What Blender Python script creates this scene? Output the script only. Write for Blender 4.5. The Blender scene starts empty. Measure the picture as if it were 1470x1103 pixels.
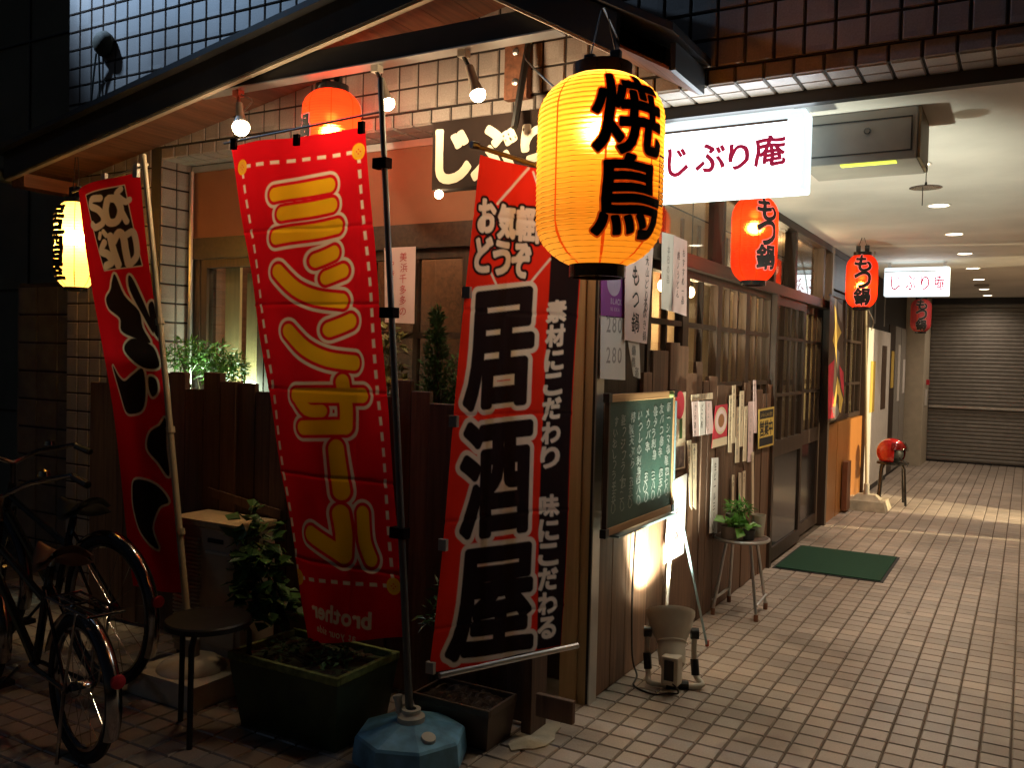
import bpy, bmesh, math, random
import numpy as np
from mathutils import Vector, Matrix
random.seed(7)
PI = math.pi
sc = bpy.context.scene
col = sc.collection

# ------------------------------------------------------------------ camera
FPX, CX, CY = 1285.0, 735.0, 551.5
ax_y = Vector((1475 - CX, 530 - CY, FPX)).normalized()
ax_x = -Vector((-1500 - CX, 460 - CY, FPX))
ax_x = (ax_x - ax_y * ax_x.dot(ax_y)).normalized()
ax_z = ax_x.cross(ax_y)
ROT = Matrix((ax_x, ax_y, ax_z))                 # camera (right, down, forward) -> world
CAM = Vector((1.5948, -3.5115, 1.5))
cam_d = bpy.data.cameras.new('camera')
cam = bpy.data.objects.new('camera', cam_d)
col.objects.link(cam)
cam_d.sensor_width = 36.0
cam_d.lens = FPX * 36.0 / 1470.0
cam_d.clip_start = 0.05
cam_d.clip_end = 200
bx_, by_, bz_ = ROT @ Vector((1, 0, 0)), ROT @ Vector((0, -1, 0)), ROT @ Vector((0, 0, -1))
m4 = Matrix((bx_, by_, bz_)).transposed().to_4x4()
m4.translation = CAM
cam.matrix_world = m4
sc.camera = cam

# ------------------------------------------------------------------ night sky, moon-weak sun, exposure
world = bpy.data.worlds.new('World')
sc.world = world
world.use_nodes = True
wn = world.node_tree
bg = wn.nodes['Background']
sky = wn.nodes.new('ShaderNodeTexSky')
sky.sky_type = 'NISHITA'
sky.sun_disc = False
SUN_EL, SUN_AZ = math.radians(32), math.radians(222)
sky.sun_elevation = math.radians(-4)
sky.sun_rotation = SUN_AZ
wn.links.new(sky.outputs[0], bg.inputs[0])
bg.inputs[1].default_value = 0.14
sun_d = bpy.data.lights.new('sun', 'SUN')
sun_d.energy = 0.03
sun_d.angle = math.radians(4)
sun_d.color = (0.45, 0.68, 1.0)
sun = bpy.data.objects.new('sun', sun_d)
col.objects.link(sun)
# light comes from the left of the street front
sdir = Vector((math.sin(SUN_AZ) * math.cos(SUN_EL), math.cos(SUN_AZ) * math.cos(SUN_EL), math.sin(SUN_EL)))
sun.rotation_euler = sdir.to_track_quat('Z', 'Y').to_euler()
sc.view_settings.view_transform = 'Standard'
sc.view_settings.look = 'None'
sc.view_settings.exposure = 0.0
sc.view_settings.gamma = 1.0
sc.view_settings.use_curve_mapping = False
sc.cycles.max_bounces = 6
sc.cycles.diffuse_bounces = 3
sc.cycles.transparent_max_bounces = 12
sc.cycles.caustics_reflective = False
sc.cycles.caustics_refractive = False
sc.cycles.sample_clamp_indirect = 4.0

# strengths of the lamps the place has
DL_E = (62, 74, 70, 70, 70, 62, 55, 40)
LAN = dict(y=0.09, r=0.34, c=0.6, yb=12.5, rb=9.0, rb2=7.0, mb=20.0, cb=20.0)
SPOT_E = (8, 8, 8)
LOBBY_E = 2000
FLOOD_E = 300
ROOM_E = 12
STREET_E = 420

# ------------------------------------------------------------------ measuring helpers
def ray(px, py):
    return ROT @ Vector((px - CX, py - CY, FPX))
def at(px, py, axis, val):
    """where the sight line through a photo point meets the plane x, y or z = val"""
    d = ray(px, py)
    return CAM + d * ((val - CAM[axis]) / d[axis])
def proj(w):
    q = ROT.transposed() @ (Vector(w) - CAM)
    if q.z <= 0.01: return None
    return (CX + FPX * q.x / q.z, CY + FPX * q.y / q.z, q.z)
def seen(w, pad=20):
    p = proj(w)
    return p is not None and -pad < p[0] < 1470 + pad and -pad < p[1] < 1103 + pad

# ------------------------------------------------------------------ materials
def nodes(name):
    m = bpy.data.materials.new(name)
    m.use_nodes = True
    nt = m.node_tree
    return m, nt, nt.nodes['Principled BSDF']
def lerp_col(c, k):
    return tuple(max(0, min(1, v * k)) for v in c) + (1,)
def mat(name, c, rough=0.6, metal=0.0, var=0.18, scale=9.0, bump=0.0, bscale=60.0, spec=0.5, coat=0.0, stretch=None):
    m, nt, p = nodes(name)
    N, L = nt.nodes, nt.links
    tc = N.new('ShaderNodeTexCoord')
    vec = tc.outputs['Object']
    if stretch:
        mp = N.new('ShaderNodeMapping')
        mp.inputs['Scale'].default_value = stretch
        L.new(vec, mp.inputs[0]); vec = mp.outputs[0]
    nz = N.new('ShaderNodeTexNoise')
    nz.inputs['Scale'].default_value = scale
    nz.inputs['Detail'].default_value = 5
    L.new(vec, nz.inputs['Vector'])
    rp = N.new('ShaderNodeValToRGB')
    rp.color_ramp.elements[0].position = 0.3
    rp.color_ramp.elements[1].position = 0.72
    rp.color_ramp.elements[0].color = lerp_col(c, 1 - var)
    rp.color_ramp.elements[1].color = lerp_col(c, 1 + var)
    L.new(nz.outputs['Fac'], rp.inputs[0])
    L.new(rp.outputs[0], p.inputs['Base Color'])
    p.inputs['Roughness'].default_value = rough
    p.inputs['Metallic'].default_value = metal
    p.inputs['Specular IOR Level'].default_value = spec
    p.inputs['Coat Weight'].default_value = coat
    if bump:
        n2 = N.new('ShaderNodeTexNoise')
        n2.inputs['Scale'].default_value = bscale
        n2.inputs['Detail'].default_value = 4
        L.new(vec, n2.inputs['Vector'])
        b = N.new('ShaderNodeBump')
        b.inputs['Strength'].default_value = bump
        b.inputs['Distance'].default_value = 0.004
        L.new(n2.outputs['Fac'], b.inputs['Height'])
        L.new(b.outputs[0], p.inputs['Normal'])
    return m
def wood(name, c, axis='z', rough=0.6, var=0.45, grain=26.0):
    """grain drawn out along one axis, each board a little different"""
    m, nt, p = nodes(name)
    N, L = nt.nodes, nt.links
    tc = N.new('ShaderNodeTexCoord')
    oi = N.new('ShaderNodeObjectInfo')
    ad = N.new('ShaderNodeVectorMath'); ad.operation = 'ADD'
    sclv = N.new('ShaderNodeVectorMath'); sclv.operation = 'SCALE'
    cmb = N.new('ShaderNodeCombineXYZ')
    for i in range(3): L.new(oi.outputs['Random'], cmb.inputs[i])
    L.new(cmb.outputs[0], sclv.inputs[0]); sclv.inputs['Scale'].default_value = 13.0
    L.new(tc.outputs['Object'], ad.inputs[0]); L.new(sclv.outputs[0], ad.inputs[1])
    mp = N.new('ShaderNodeMapping')
    s = [grain, grain, grain]; s['xyz'.index(axis)] = grain * 0.06
    mp.inputs['Scale'].default_value = s
    L.new(ad.outputs[0], mp.inputs[0])
    nz = N.new('ShaderNodeTexNoise'); nz.inputs['Scale'].default_value = 1.6; nz.inputs['Detail'].default_value = 7
    nz.inputs['Distortion'].default_value = 0.6
    L.new(mp.outputs[0], nz.inputs['Vector'])
    rp = N.new('ShaderNodeValToRGB')
    rp.color_ramp.elements[0].position = 0.28; rp.color_ramp.elements[1].position = 0.75
    rp.color_ramp.elements[0].color = lerp_col(c, 1 - var); rp.color_ramp.elements[1].color = lerp_col(c, 1 + var * 0.7)
    L.new(nz.outputs['Fac'], rp.inputs[0])
    hs = N.new('ShaderNodeHueSaturation')
    mr = N.new('ShaderNodeMapRange'); mr.inputs['To Min'].default_value = 0.72; mr.inputs['To Max'].default_value = 1.25
    L.new(oi.outputs['Random'], mr.inputs['Value']); L.new(mr.outputs[0], hs.inputs['Value'])
    L.new(rp.outputs[0], hs.inputs['Color'])
    L.new(hs.outputs[0], p.inputs['Base Color'])
    p.inputs['Roughness'].default_value = rough
    b = N.new('ShaderNodeBump'); b.inputs['Strength'].default_value = 0.35; b.inputs['Distance'].default_value = 0.003
    L.new(nz.outputs['Fac'], b.inputs['Height']); L.new(b.outputs[0], p.inputs['Normal'])
    return m
def tile_mat(name, c, pitch, rough, axes, var=0.22, dirt=0.25, off=(0, 0, 0), stains=False):
    """glazed tile: every tile of the grid gets its own shade, dirt clouds drift across"""
    m, nt, p = nodes(name)
    N, L = nt.nodes, nt.links
    g = N.new('ShaderNodeNewGeometry')
    ad = N.new('ShaderNodeVectorMath'); ad.operation = 'ADD'; ad.inputs[1].default_value = off
    L.new(g.outputs['Position'], ad.inputs[0])
    mu = N.new('ShaderNodeVectorMath'); mu.operation = 'MULTIPLY'
    mu.inputs[1].default_value = [1.0 / pitch if a in axes else 0.0 for a in 'xyz']
    L.new(ad.outputs[0], mu.inputs[0])
    fl = N.new('ShaderNodeVectorMath'); fl.operation = 'FLOOR'; L.new(mu.outputs[0], fl.inputs[0])
    wnz = N.new('ShaderNodeTexWhiteNoise'); wnz.noise_dimensions = '3D'; L.new(fl.outputs[0], wnz.inputs['Vector'])
    n1 = N.new('ShaderNodeTexNoise'); n1.inputs['Scale'].default_value = 1.3; n1.inputs['Detail'].default_value = 6
    L.new(g.outputs['Position'], n1.inputs['Vector'])
    n2 = N.new('ShaderNodeTexNoise'); n2.inputs['Scale'].default_value = 140; n2.inputs['Detail'].default_value = 3
    L.new(g.outputs['Position'], n2.inputs['Vector'])
    def mr(src, a, b, lo=0.0, hi=1.0):
        q = N.new('ShaderNodeMapRange'); q.inputs['From Min'].default_value = lo; q.inputs['From Max'].default_value = hi
        q.inputs['To Min'].default_value = a; q.inputs['To Max'].default_value = b
        L.new(src, q.inputs['Value']); return q.outputs[0]
    def mul(a, b):
        q = N.new('ShaderNodeMath'); q.operation = 'MULTIPLY'; L.new(a, q.inputs[0]); L.new(b, q.inputs[1]); return q.outputs[0]
    k = mul(mul(mr(wnz.outputs['Value'], 1 - var, 1 + var * 0.5), mr(n1.outputs['Fac'], 1 - dirt, 1 + dirt * 0.4, 0.3, 0.65)), mr(n2.outputs['Fac'], 0.86, 1.1, 0.3, 0.7))
    if stains:                                          # trodden gum and old spills
        vo = N.new('ShaderNodeTexVoronoi'); vo.inputs['Scale'].default_value = 2.6; L.new(g.outputs['Position'], vo.inputs['Vector'])
        k = mul(k, mr(vo.outputs['Distance'], 0.45, 1.0, 0.035, 0.055))
        n3 = N.new('ShaderNodeTexNoise'); n3.inputs['Scale'].default_value = 2.2; n3.inputs['Detail'].default_value = 8; n3.inputs['Distortion'].default_value = 0.8
        L.new(g.outputs['Position'], n3.inputs['Vector'])
        k = mul(k, mr(n3.outputs['Fac'], 1.0, 0.72, 0.58, 0.68))
    hs = N.new('ShaderNodeHueSaturation'); hs.inputs['Color'].default_value = tuple(c) + (1,)
    L.new(k, hs.inputs['Value'])
    L.new(mr(wnz.outputs['Color'], 0.85, 1.15), hs.inputs['Saturation'])
    L.new(hs.outputs[0], p.inputs['Base Color'])
    L.new(mr(n1.outputs['Fac'], rough * 0.8, min(1, rough * 1.5), 0.3, 0.7), p.inputs['Roughness'])
    b = N.new('ShaderNodeBump'); b.inputs['Strength'].default_value = 0.12; b.inputs['Distance'].default_value = 0.002
    L.new(n2.outputs['Fac'], b.inputs['Height']); L.new(b.outputs[0], p.inputs['Normal'])
    return m
def emit(name, c, s):
    m, nt, p = nodes(name)
    p.inputs['Base Color'].default_value = tuple(c) + (1,)
    p.inputs['Emission Color'].default_value = tuple(c) + (1,)
    p.inputs['Emission Strength'].default_value = s
    if not name.startswith(('face', 'case')): m.cycles.emission_sampling = 'NONE'   # the lamp beside it does the lighting
    return m
def glass_mat(name, tint=(0.85, 0.87, 0.85), gloss_ior=1.5):
    m, nt, p = nodes(name)
    N, L = nt.nodes, nt.links
    tr = N.new('ShaderNodeBsdfTransparent'); tr.inputs[0].default_value = tuple(tint) + (1,)
    gl = N.new('ShaderNodeBsdfGlossy'); gl.inputs['Roughness'].default_value = 0.03
    ge = N.new('ShaderNodeNewGeometry')
    io = N.new('ShaderNodeMapRange'); io.inputs['To Min'].default_value = gloss_ior; io.inputs['To Max'].default_value = 1 / gloss_ior
    L.new(ge.outputs['Backfacing'], io.inputs['Value'])
    fr = N.new('ShaderNodeFresnel'); L.new(io.outputs[0], fr.inputs[0])
    mx = N.new('ShaderNodeMixShader')
    L.new(fr.outputs[0], mx.inputs[0]); L.new(tr.outputs[0], mx.inputs[1]); L.new(gl.outputs[0], mx.inputs[2])
    L.new(mx.outputs[0], N['Material Output'].inputs[0])
    return m
def paper_lamp(name, c, e, glow, samp=True, direct=None, share=0.35, rr=0.45):
    """lantern paper: lets the bulb inside through, plus the even glow of the lit paper"""
    m, nt, p = nodes(name)
    N, L = nt.nodes, nt.links
    tl = N.new('ShaderNodeBsdfTranslucent'); tl.inputs[0].default_value = tuple(c) + (1,)
    df = N.new('ShaderNodeBsdfDiffuse'); df.inputs[0].default_value = tuple(c) + (1,)
    mx0 = N.new('ShaderNodeMixShader'); mx0.inputs[0].default_value = 0.25
    L.new(tl.outputs[0], mx0.inputs[1]); L.new(df.outputs[0], mx0.inputs[2])
    rf = N.new('ShaderNodeBsdfRefraction'); rf.inputs['Color'].default_value = tuple(direct or c) + (1,); rf.inputs['Roughness'].default_value = rr; rf.inputs['IOR'].default_value = 1.28
    mx = N.new('ShaderNodeMixShader'); mx.inputs[0].default_value = share
    L.new(mx0.outputs[0], mx.inputs[1]); L.new(rf.outputs[0], mx.inputs[2])
    m.cycles.emission_sampling = 'AUTO' if samp else 'NONE'
    em = N.new('ShaderNodeEmission'); em.inputs[0].default_value = tuple(e) + (1,); em.inputs[1].default_value = glow
    ads = N.new('ShaderNodeAddShader'); L.new(mx.outputs[0], ads.inputs[0]); L.new(em.outputs[0], ads.inputs[1])
    L.new(ads.outputs[0], N['Material Output'].inputs[0])
    return m
def cloth(name, c, trans=0.35, var=0.06):
    m, nt, p = nodes(name)
    N, L = nt.nodes, nt.links
    tc = N.new('ShaderNodeTexCoord')
    nz = N.new('ShaderNodeTexNoise'); nz.inputs['Scale'].default_value = 5; nz.inputs['Detail'].default_value = 5
    L.new(tc.outputs['Object'], nz.inputs['Vector'])
    rp = N.new('ShaderNodeValToRGB')
    rp.color_ramp.elements[0].color = lerp_col(c, 1 - var); rp.color_ramp.elements[1].color = lerp_col(c, 1 + var)
    L.new(nz.outputs['Fac'], rp.inputs[0])
    df = N.new('ShaderNodeBsdfDiffuse'); L.new(rp.outputs[0], df.inputs[0])
    tl = N.new('ShaderNodeBsdfTranslucent'); L.new(rp.outputs[0], tl.inputs[0])
    mx = N.new('ShaderNodeMixShader'); mx.inputs[0].default_value = trans
    L.new(df.outputs[0], mx.inputs[1]); L.new(tl.outputs[0], mx.inputs[2])
    L.new(mx.outputs[0], N['Material Output'].inputs[0])
    return m

M = {}
M['grout'] = mat('floor_grout', (0.105, 0.078, 0.055), 0.9, bump=0.3)
M['floor_tile'] = tile_mat('floor_tile', (0.43, 0.36, 0.30), 0.1075, 0.36, 'xy', var=0.22, dirt=0.34, off=(0.02, 0.02, 0), stains=True)
M['wall_grout'] = mat('wall_grout', (0.035, 0.026, 0.022), 0.9)
M['wall_tile'] = tile_mat('wall_tile', (0.37, 0.315, 0.28), 0.1125, 0.48, 'xz', var=0.14, dirt=0.2)
M['plaster'] = mat('ceiling_plaster', (0.74, 0.71, 0.67), 0.85, var=0.13, scale=1.6, bump=0.15, bscale=220)
M['warm_plaster'] = mat('warm_plaster', (0.30, 0.125, 0.068), 0.8, var=0.06, bump=0.1)
M['fascia'] = mat('black_fascia', (0.012, 0.012, 0.013), 0.5, var=0.3)
M['soffit'] = wood('soffit_board', (0.17, 0.065, 0.032), 'y')
M['roof'] = mat('roof_sheet', (0.02, 0.02, 0.022), 0.45, var=0.3)
M['post'] = wood('pale_post', (0.50, 0.36, 0.19), 'z', var=0.2)
M['dark_wood'] = wood('dark_stained_wood', (0.055, 0.032, 0.02), 'z', rough=0.5)
M['dark_wood_h'] = wood('dark_stained_rail', (0.055, 0.032, 0.02), 'y', rough=0.5)
M['plank'] = wood('plank_wood', (0.16, 0.082, 0.045), 'z', rough=0.62)
M['fence'] = wood('fence_wood', (0.115, 0.058, 0.034), 'z', rough=0.7)
M['orange_wood'] = wood('orange_varnished_wood', (0.50, 0.21, 0.055), 'z', rough=0.35, var=0.12)
M['pale_wood'] = wood('pale_wood', (0.62, 0.45, 0.25), 'z', var=0.15)
M['board_wood'] = wood('board_frame_wood', (0.42, 0.23, 0.10), 'y', var=0.2)
M['steel'] = mat('brushed_steel', (0.55, 0.55, 0.54), 0.35, 0.9, var=0.1)
M['alu'] = mat('aluminium_trim', (0.65, 0.65, 0.64), 0.35, 0.8, var=0.08)
M['chrome'] = mat('chrome', (0.42, 0.41, 0.40), 0.16, 1.0, var=0.05)
M['grey_pole'] = mat('grey_painted_pole', (0.13, 0.14, 0.13), 0.4, 0.3)
M['bamboo'] = mat('cream_pole', (0.55, 0.45, 0.28), 0.4, var=0.12)
M['black'] = mat('black_plastic', (0.012, 0.012, 0.012), 0.45, var=0.3)
M['black_gloss'] = mat('black_gloss', (0.015, 0.014, 0.014), 0.15, var=0.2)
M['rubber'] = mat('rubber', (0.014, 0.014, 0.014), 0.75)
M['white_paint'] = mat('white_paint', (0.72, 0.68, 0.62), 0.6, var=0.06)
M['white_plastic'] = mat('off_white_plastic', (0.60, 0.55, 0.45), 0.5, var=0.12)
M['paper'] = mat('white_paper', (0.74, 0.70, 0.66), 0.9, var=0.04)
M['pink_paper'] = mat('pink_paper', (0.80, 0.60, 0.58), 0.9, var=0.04)
M['cream_paper'] = mat('cream_paper', (0.70, 0.56, 0.38), 0.9, var=0.07)
M['ink'] = mat('black_ink', (0.015, 0.012, 0.012), 0.8)
M['grey_ink'] = mat('grey_ink', (0.36, 0.33, 0.31), 0.9)
M['red_ink'] = mat('red_ink', (0.55, 0.03, 0.05), 0.8)
M['purple'] = mat('purple_print', (0.22, 0.03, 0.26), 0.6, var=0.1)
M['red_cloth'] = cloth('red_banner_cloth', (0.68, 0.008, 0.013), 0.35)
M['red_cloth2'] = cloth('bright_red_banner_cloth', (0.74, 0.03, 0.012), 0.3)
M['black_cloth'] = cloth('black_banner_print', (0.016, 0.010, 0.010), 0.05)
M['cream_print'] = cloth('cream_banner_print', (0.62, 0.50, 0.36), 0.2)
M['red_print'] = cloth('red_banner_print', (0.62, 0.006, 0.01), 0.3)
M['orange_print'] = cloth('orange_banner_print', (0.78, 0.33, 0.008), 0.3)
M['chalkboard'] = mat('chalkboard_green', (0.022, 0.06, 0.045), 0.6, var=0.35, scale=4, stretch=(1, 1, 0.5))
M['chalk'] = mat('chalk', (0.30, 0.33, 0.30), 0.95, var=0.3, scale=60)
M['leaf'] = mat('leaf_green', (0.045, 0.115, 0.025), 0.45, var=0.5, scale=12)
M['leaf_bright'] = mat('bright_leaf', (0.12, 0.30, 0.05), 0.45, var=0.4, scale=14)
M['leaf_dark'] = mat('conifer_leaf', (0.035, 0.11, 0.025), 0.55, var=0.5, scale=14)
M['stem'] = mat('plant_stem', (0.06, 0.045, 0.02), 0.8)
M['soil'] = mat('potting_soil', (0.05, 0.03, 0.018), 0.95, var=0.5, scale=40, bump=0.8, bscale=90)
M['green_pot'] = mat('dark_green_planter', (0.045, 0.07, 0.03), 0.5, var=0.35)
M['moss'] = mat('mossy_rim', (0.16, 0.20, 0.06), 0.8, var=0.5, scale=30)
M['brown_pot'] = mat('brown_planter', (0.09, 0.055, 0.035), 0.5, var=0.25)
M['blue_plastic'] = mat('blue_stand_plastic', (0.14, 0.36, 0.55), 0.48, var=0.45, scale=11, bump=0.2)
M['concrete'] = mat('pale_concrete', (0.50, 0.44, 0.33), 0.9, var=0.3, bump=0.5)
M['beige_metal'] = mat('beige_enamel', (0.50, 0.41, 0.31), 0.5, var=0.1)
M['mat_green'] = mat('green_mat', (0.004, 0.048, 0.022), 0.95, var=0.25, scale=90, bump=0.6, bscale=300)
M['shutter'] = mat('shutter_steel', (0.20, 0.185, 0.165), 0.5, 0.2, var=0.12)
M['cream_wall'] = mat('cream_wall', (0.50, 0.44, 0.34), 0.75, var=0.08)
M['red_gloss'] = mat('red_helmet_paint', (0.45, 0.012, 0.012), 0.18, 0.1, var=0.08, coat=0.6)
M['brown_leather'] = mat('brown_leather', (0.20, 0.075, 0.035), 0.42, var=0.2)
M['glass'] = glass_mat('window_glass')
M['visor'] = glass_mat('visor_glass', (0.45, 0.45, 0.45))
M['room'] = mat('room_wall', (0.60, 0.43, 0.26), 0.8, var=0.1)
M['neighbour'] = mat('neighbour_render', (0.20, 0.18, 0.13), 0.9, var=0.15, scale=2)
M['block'] = mat('block_wall', (0.17, 0.14, 0.11), 0.9, var=0.2)
M['yellow'] = mat('yellow_print', (0.72, 0.50, 0.10), 0.7, var=0.06)
M['grey_unit'] = mat('grey_unit_paint', (0.30, 0.28, 0.25), 0.5, var=0.08)
M['tan_unit'] = mat('tan_unit_side', (0.22, 0.16, 0.09), 0.6)
M['cable'] = mat('black_cable', (0.01, 0.01, 0.01), 0.5)
M['white_cable'] = mat('white_cable', (0.6, 0.57, 0.5), 0.5)
M['sign_brown'] = mat('sign_brown', (0.022, 0.013, 0.010), 0.85, var=0.15, spec=0.15)
M['sign_letter'] = mat('sign_letter_white', (0.70, 0.60, 0.44), 0.5, var=0.03)
M['red_fixture'] = mat('red_clip', (0.45, 0.08, 0.04), 0.5)
M['seam_red'] = mat('lantern_seam', (0.40, 0.03, 0.005), 0.8)
M['lan_seam'] = paper_lamp('lantern_seam_paper', (0.70, 0.10, 0.01), (1.0, 0.16, 0.01), 0.22, False)
M['rib'] = mat('lantern_rib', (0.30, 0.10, 0.02), 0.8)

# ------------------------------------------------------------------ mesh collector
def origin_of(o):
    v = Vector((0, 0, 0))
    while o is not None:
        v += o.location; o = o.parent
    return v
class MB:
    def __init__(s): s.v = []; s.f = []
    def add(s, vs, fs):
        n = len(s.v); s.v += [tuple(v) for v in vs]; s.f += [tuple(i + n for i in f) for f in fs]; return s
    def box(s, a, b, bev=0.0):
        x0, y0, z0 = (min(a[i], b[i]) for i in range(3)); x1, y1, z1 = (max(a[i], b[i]) for i in range(3))
        if bev <= 0:
            return s.add([(x0, y0, z0), (x1, y0, z0), (x1, y1, z0), (x0, y1, z0), (x0, y0, z1), (x1, y0, z1), (x1, y1, z1), (x0, y1, z1)],
                         [(0, 3, 2, 1), (4, 5, 6, 7), (0, 1, 5, 4), (1, 2, 6, 5), (2, 3, 7, 6), (3, 0, 4, 7)])
        bm = bmesh.new(); bmesh.ops.create_cube(bm, size=1)
        for v in bm.verts: v.co = Vector(((x0 + x1) / 2 + v.co.x * (x1 - x0), (y0 + y1) / 2 + v.co.y * (y1 - y0), (z0 + z1) / 2 + v.co.z * (z1 - z0)))
        bmesh.ops.bevel(bm, geom=list(bm.edges), offset=bev, segments=2, affect='EDGES', profile=0.6)
        s.from_bm(bm); return s
    def from_bm(s, bm, tf=None):
        bm.verts.index_update()
        s.add([(tf @ v.co if tf else v.co.copy()) for v in bm.verts], [[v.index for v in f.verts] for f in bm.faces]); bm.free()
        return s
    def frustum(s, rect0, z0, rect1, z1):
        (a, b, c, d), (e, f, g, h) = rect0, rect1
        return s.add([(a, b, z0), (c, b, z0), (c, d, z0), (a, d, z0), (e, f, z1), (g, f, z1), (g, h, z1), (e, h, z1)],
                     [(0, 3, 2, 1), (4, 5, 6, 7), (0, 1, 5, 4), (1, 2, 6, 5), (2, 3, 7, 6), (3, 0, 4, 7)])
    def path(s, pts, r, n=8, caps=True):
        pts = [Vector(p) for p in pts]; k = len(pts)
        rr = r if isinstance(r, (list, tuple)) else [r] * k
        rings = []; prev = None
        for i, p in enumerate(pts):
            t = (pts[min(i + 1, k - 1)] - pts[max(i - 1, 0)]).normalized()
            if prev is None:
                u = t.orthogonal().normalized()
            else:
                u = (prev - t * prev.dot(t)).normalized()
            prev = u; w = t.cross(u)
            rings.append([p + (u * math.cos(2 * PI * j / n) + w * math.sin(2 * PI * j / n)) * rr[i] for j in range(n)])
        vs = [v for rg in rings for v in rg]
        fs = [(i * n + j, i * n + (j + 1) % n, (i + 1) * n + (j + 1) % n, (i + 1) * n + j) for i in range(k - 1) for j in range(n)]
        if caps: fs += [tuple(reversed(range(n))), tuple((k - 1) * n + j for j in range(n))]
        return s.add(vs, fs)
    def lathe(s, prof, c=(0, 0, 0), axis=(0, 0, 1), n=24, cap0=True, cap1=True):
        a = Vector(axis).normalized(); u = a.orthogonal().normalized(); w = a.cross(u); c = Vector(c)
        vs = []
        for r, h in prof:
            vs += [c + a * h + (u * math.cos(2 * PI * j / n) + w * math.sin(2 * PI * j / n)) * r for j in range(n)]
        k = len(prof)
        fs = [(i * n + j, i * n + (j + 1) % n, (i + 1) * n + (j + 1) % n, (i + 1) * n + j) for i in range(k - 1) for j in range(n)]
        if cap0: fs.append(tuple(reversed(range(n))))
        if cap1: fs.append(tuple((k - 1) * n + j for j in range(n)))
        return s.add(vs, fs)
    def ball(s, c, r, n=16, sq=(1, 1, 1)):
        k = max(6, n // 2); c = Vector(c)
        vs = [c + Vector((0, 0, -r * sq[2]))]
        for i in range(1, k):
            t = -PI / 2 + PI * i / k
            vs += [c + Vector((math.cos(t) * math.cos(2 * PI * j / n) * r * sq[0], math.cos(t) * math.sin(2 * PI * j / n) * r * sq[1], math.sin(t) * r * sq[2])) for j in range(n)]
        vs.append(c + Vector((0, 0, r * sq[2])))
        fs = [(0, 1 + (j + 1) % n, 1 + j) for j in range(n)]
        for i in range(k - 2):
            fs += [(1 + i * n + j, 1 + i * n + (j + 1) % n, 1 + (i + 1) * n + (j + 1) % n, 1 + (i + 1) * n + j) for j in range(n)]
        b = 1 + (k - 2) * n; e = len(vs) - 1
        fs += [(b + j, b + (j + 1) % n, e) for j in range(n)]
        return s.add(vs, fs)
    def slab(s, poly, nrm, t):
        """flat polygon given thickness t along nrm"""
        n = len(poly); nv = Vector(nrm) * t
        vs = [Vector(p) for p in poly] + [Vector(p) + nv for p in poly]
        return s.add(vs, [tuple(reversed(range(n))), tuple(range(n, 2 * n))] + [(i, (i + 1) % n, n + (i + 1) % n, n + i) for i in range(n)])
    def build(s, name, m, parent=None, smooth=False, kind=None):
        o0 = origin_of(parent)
        me = bpy.data.meshes.new(name)
        me.from_pydata([(v[0] - o0.x, v[1] - o0.y, v[2] - o0.z) for v in s.v], [], s.f)
        bm = bmesh.new(); bm.from_mesh(me); bmesh.ops.recalc_face_normals(bm, faces=bm.faces); bm.to_mesh(me); bm.free()
        if smooth:
            for p in me.polygons: p.use_smooth = True
            try: me.set_sharp_from_angle(angle=math.radians(40))
            except Exception: pass
        me.materials.append(M[m] if isinstance(m, str) else m)
        o = bpy.data.objects.new(name, me); col.objects.link(o); o.parent = parent
        if kind: o['kind'] = kind
        return o
def tag(o, label, cat, group=None):
    o['label'] = label; o['category'] = cat
    if group: o['group'] = group
    return o
def thing(name, loc, label, cat, group=None):
    o = bpy.data.objects.new(name, None); col.objects.link(o); o.location = loc; o.empty_display_size = 0.1
    return tag(o, label, cat, group)
def struct(o):
    o['kind'] = 'structure'; return o
def lamp(name, kind, loc, energy, color, parent=None, **kw):
    d = bpy.data.lights.new(name, kind); d.energy = energy; d.color = color
    aim = kw.pop('aim', None)
    for k, v in kw.items(): setattr(d, k, v)
    o = bpy.data.objects.new(name, d); col.objects.link(o)
    o.parent = parent; o.location = Vector(loc) - origin_of(parent)
    if aim is not None:
        o.rotation_euler = (Vector(loc) - Vector(aim)).to_track_quat('Z', 'Y').to_euler()
    return o

# ------------------------------------------------------------------ print and lettering
GL = {}
def glyph(ch):
    """outline of one character: 2-D points, triangles and border edges"""
    if ch in GL: return GL[ch]
    cu = bpy.data.curves.new('g', 'FONT'); cu.body = ch; cu.size = 1; cu.resolution_u = 4
    ob = bpy.data.objects.new('g', cu); col.objects.link(ob)
    me = bpy.data.meshes.new_from_object(ob.evaluated_get(bpy.context.evaluated_depsgraph_get()))
    bpy.data.objects.remove(ob); bpy.data.curves.remove(cu)
    bm = bmesh.new(); bm.from_mesh(me); bpy.data.meshes.remove(me)
    bmesh.ops.triangulate(bm, faces=bm.faces)
    for _ in range(3):
        le = [e for e in bm.edges if e.calc_length() > 0.16]
        if not le: break
        bmesh.ops.subdivide_edges(bm, edges=le, cuts=1)
        bmesh.ops.triangulate(bm, faces=bm.faces)
    bm.verts.index_update()
    vs = [(v.co.x, v.co.y) for v in bm.verts]
    fs = [tuple(v.index for v in f.verts) for f in bm.faces]
    es = [(e.verts[0].index, e.verts[1].index) for e in bm.edges if len(e.link_faces) == 1]
    bm.free()
    GL[ch] = (vs, fs, es)
    return GL[ch]
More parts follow.
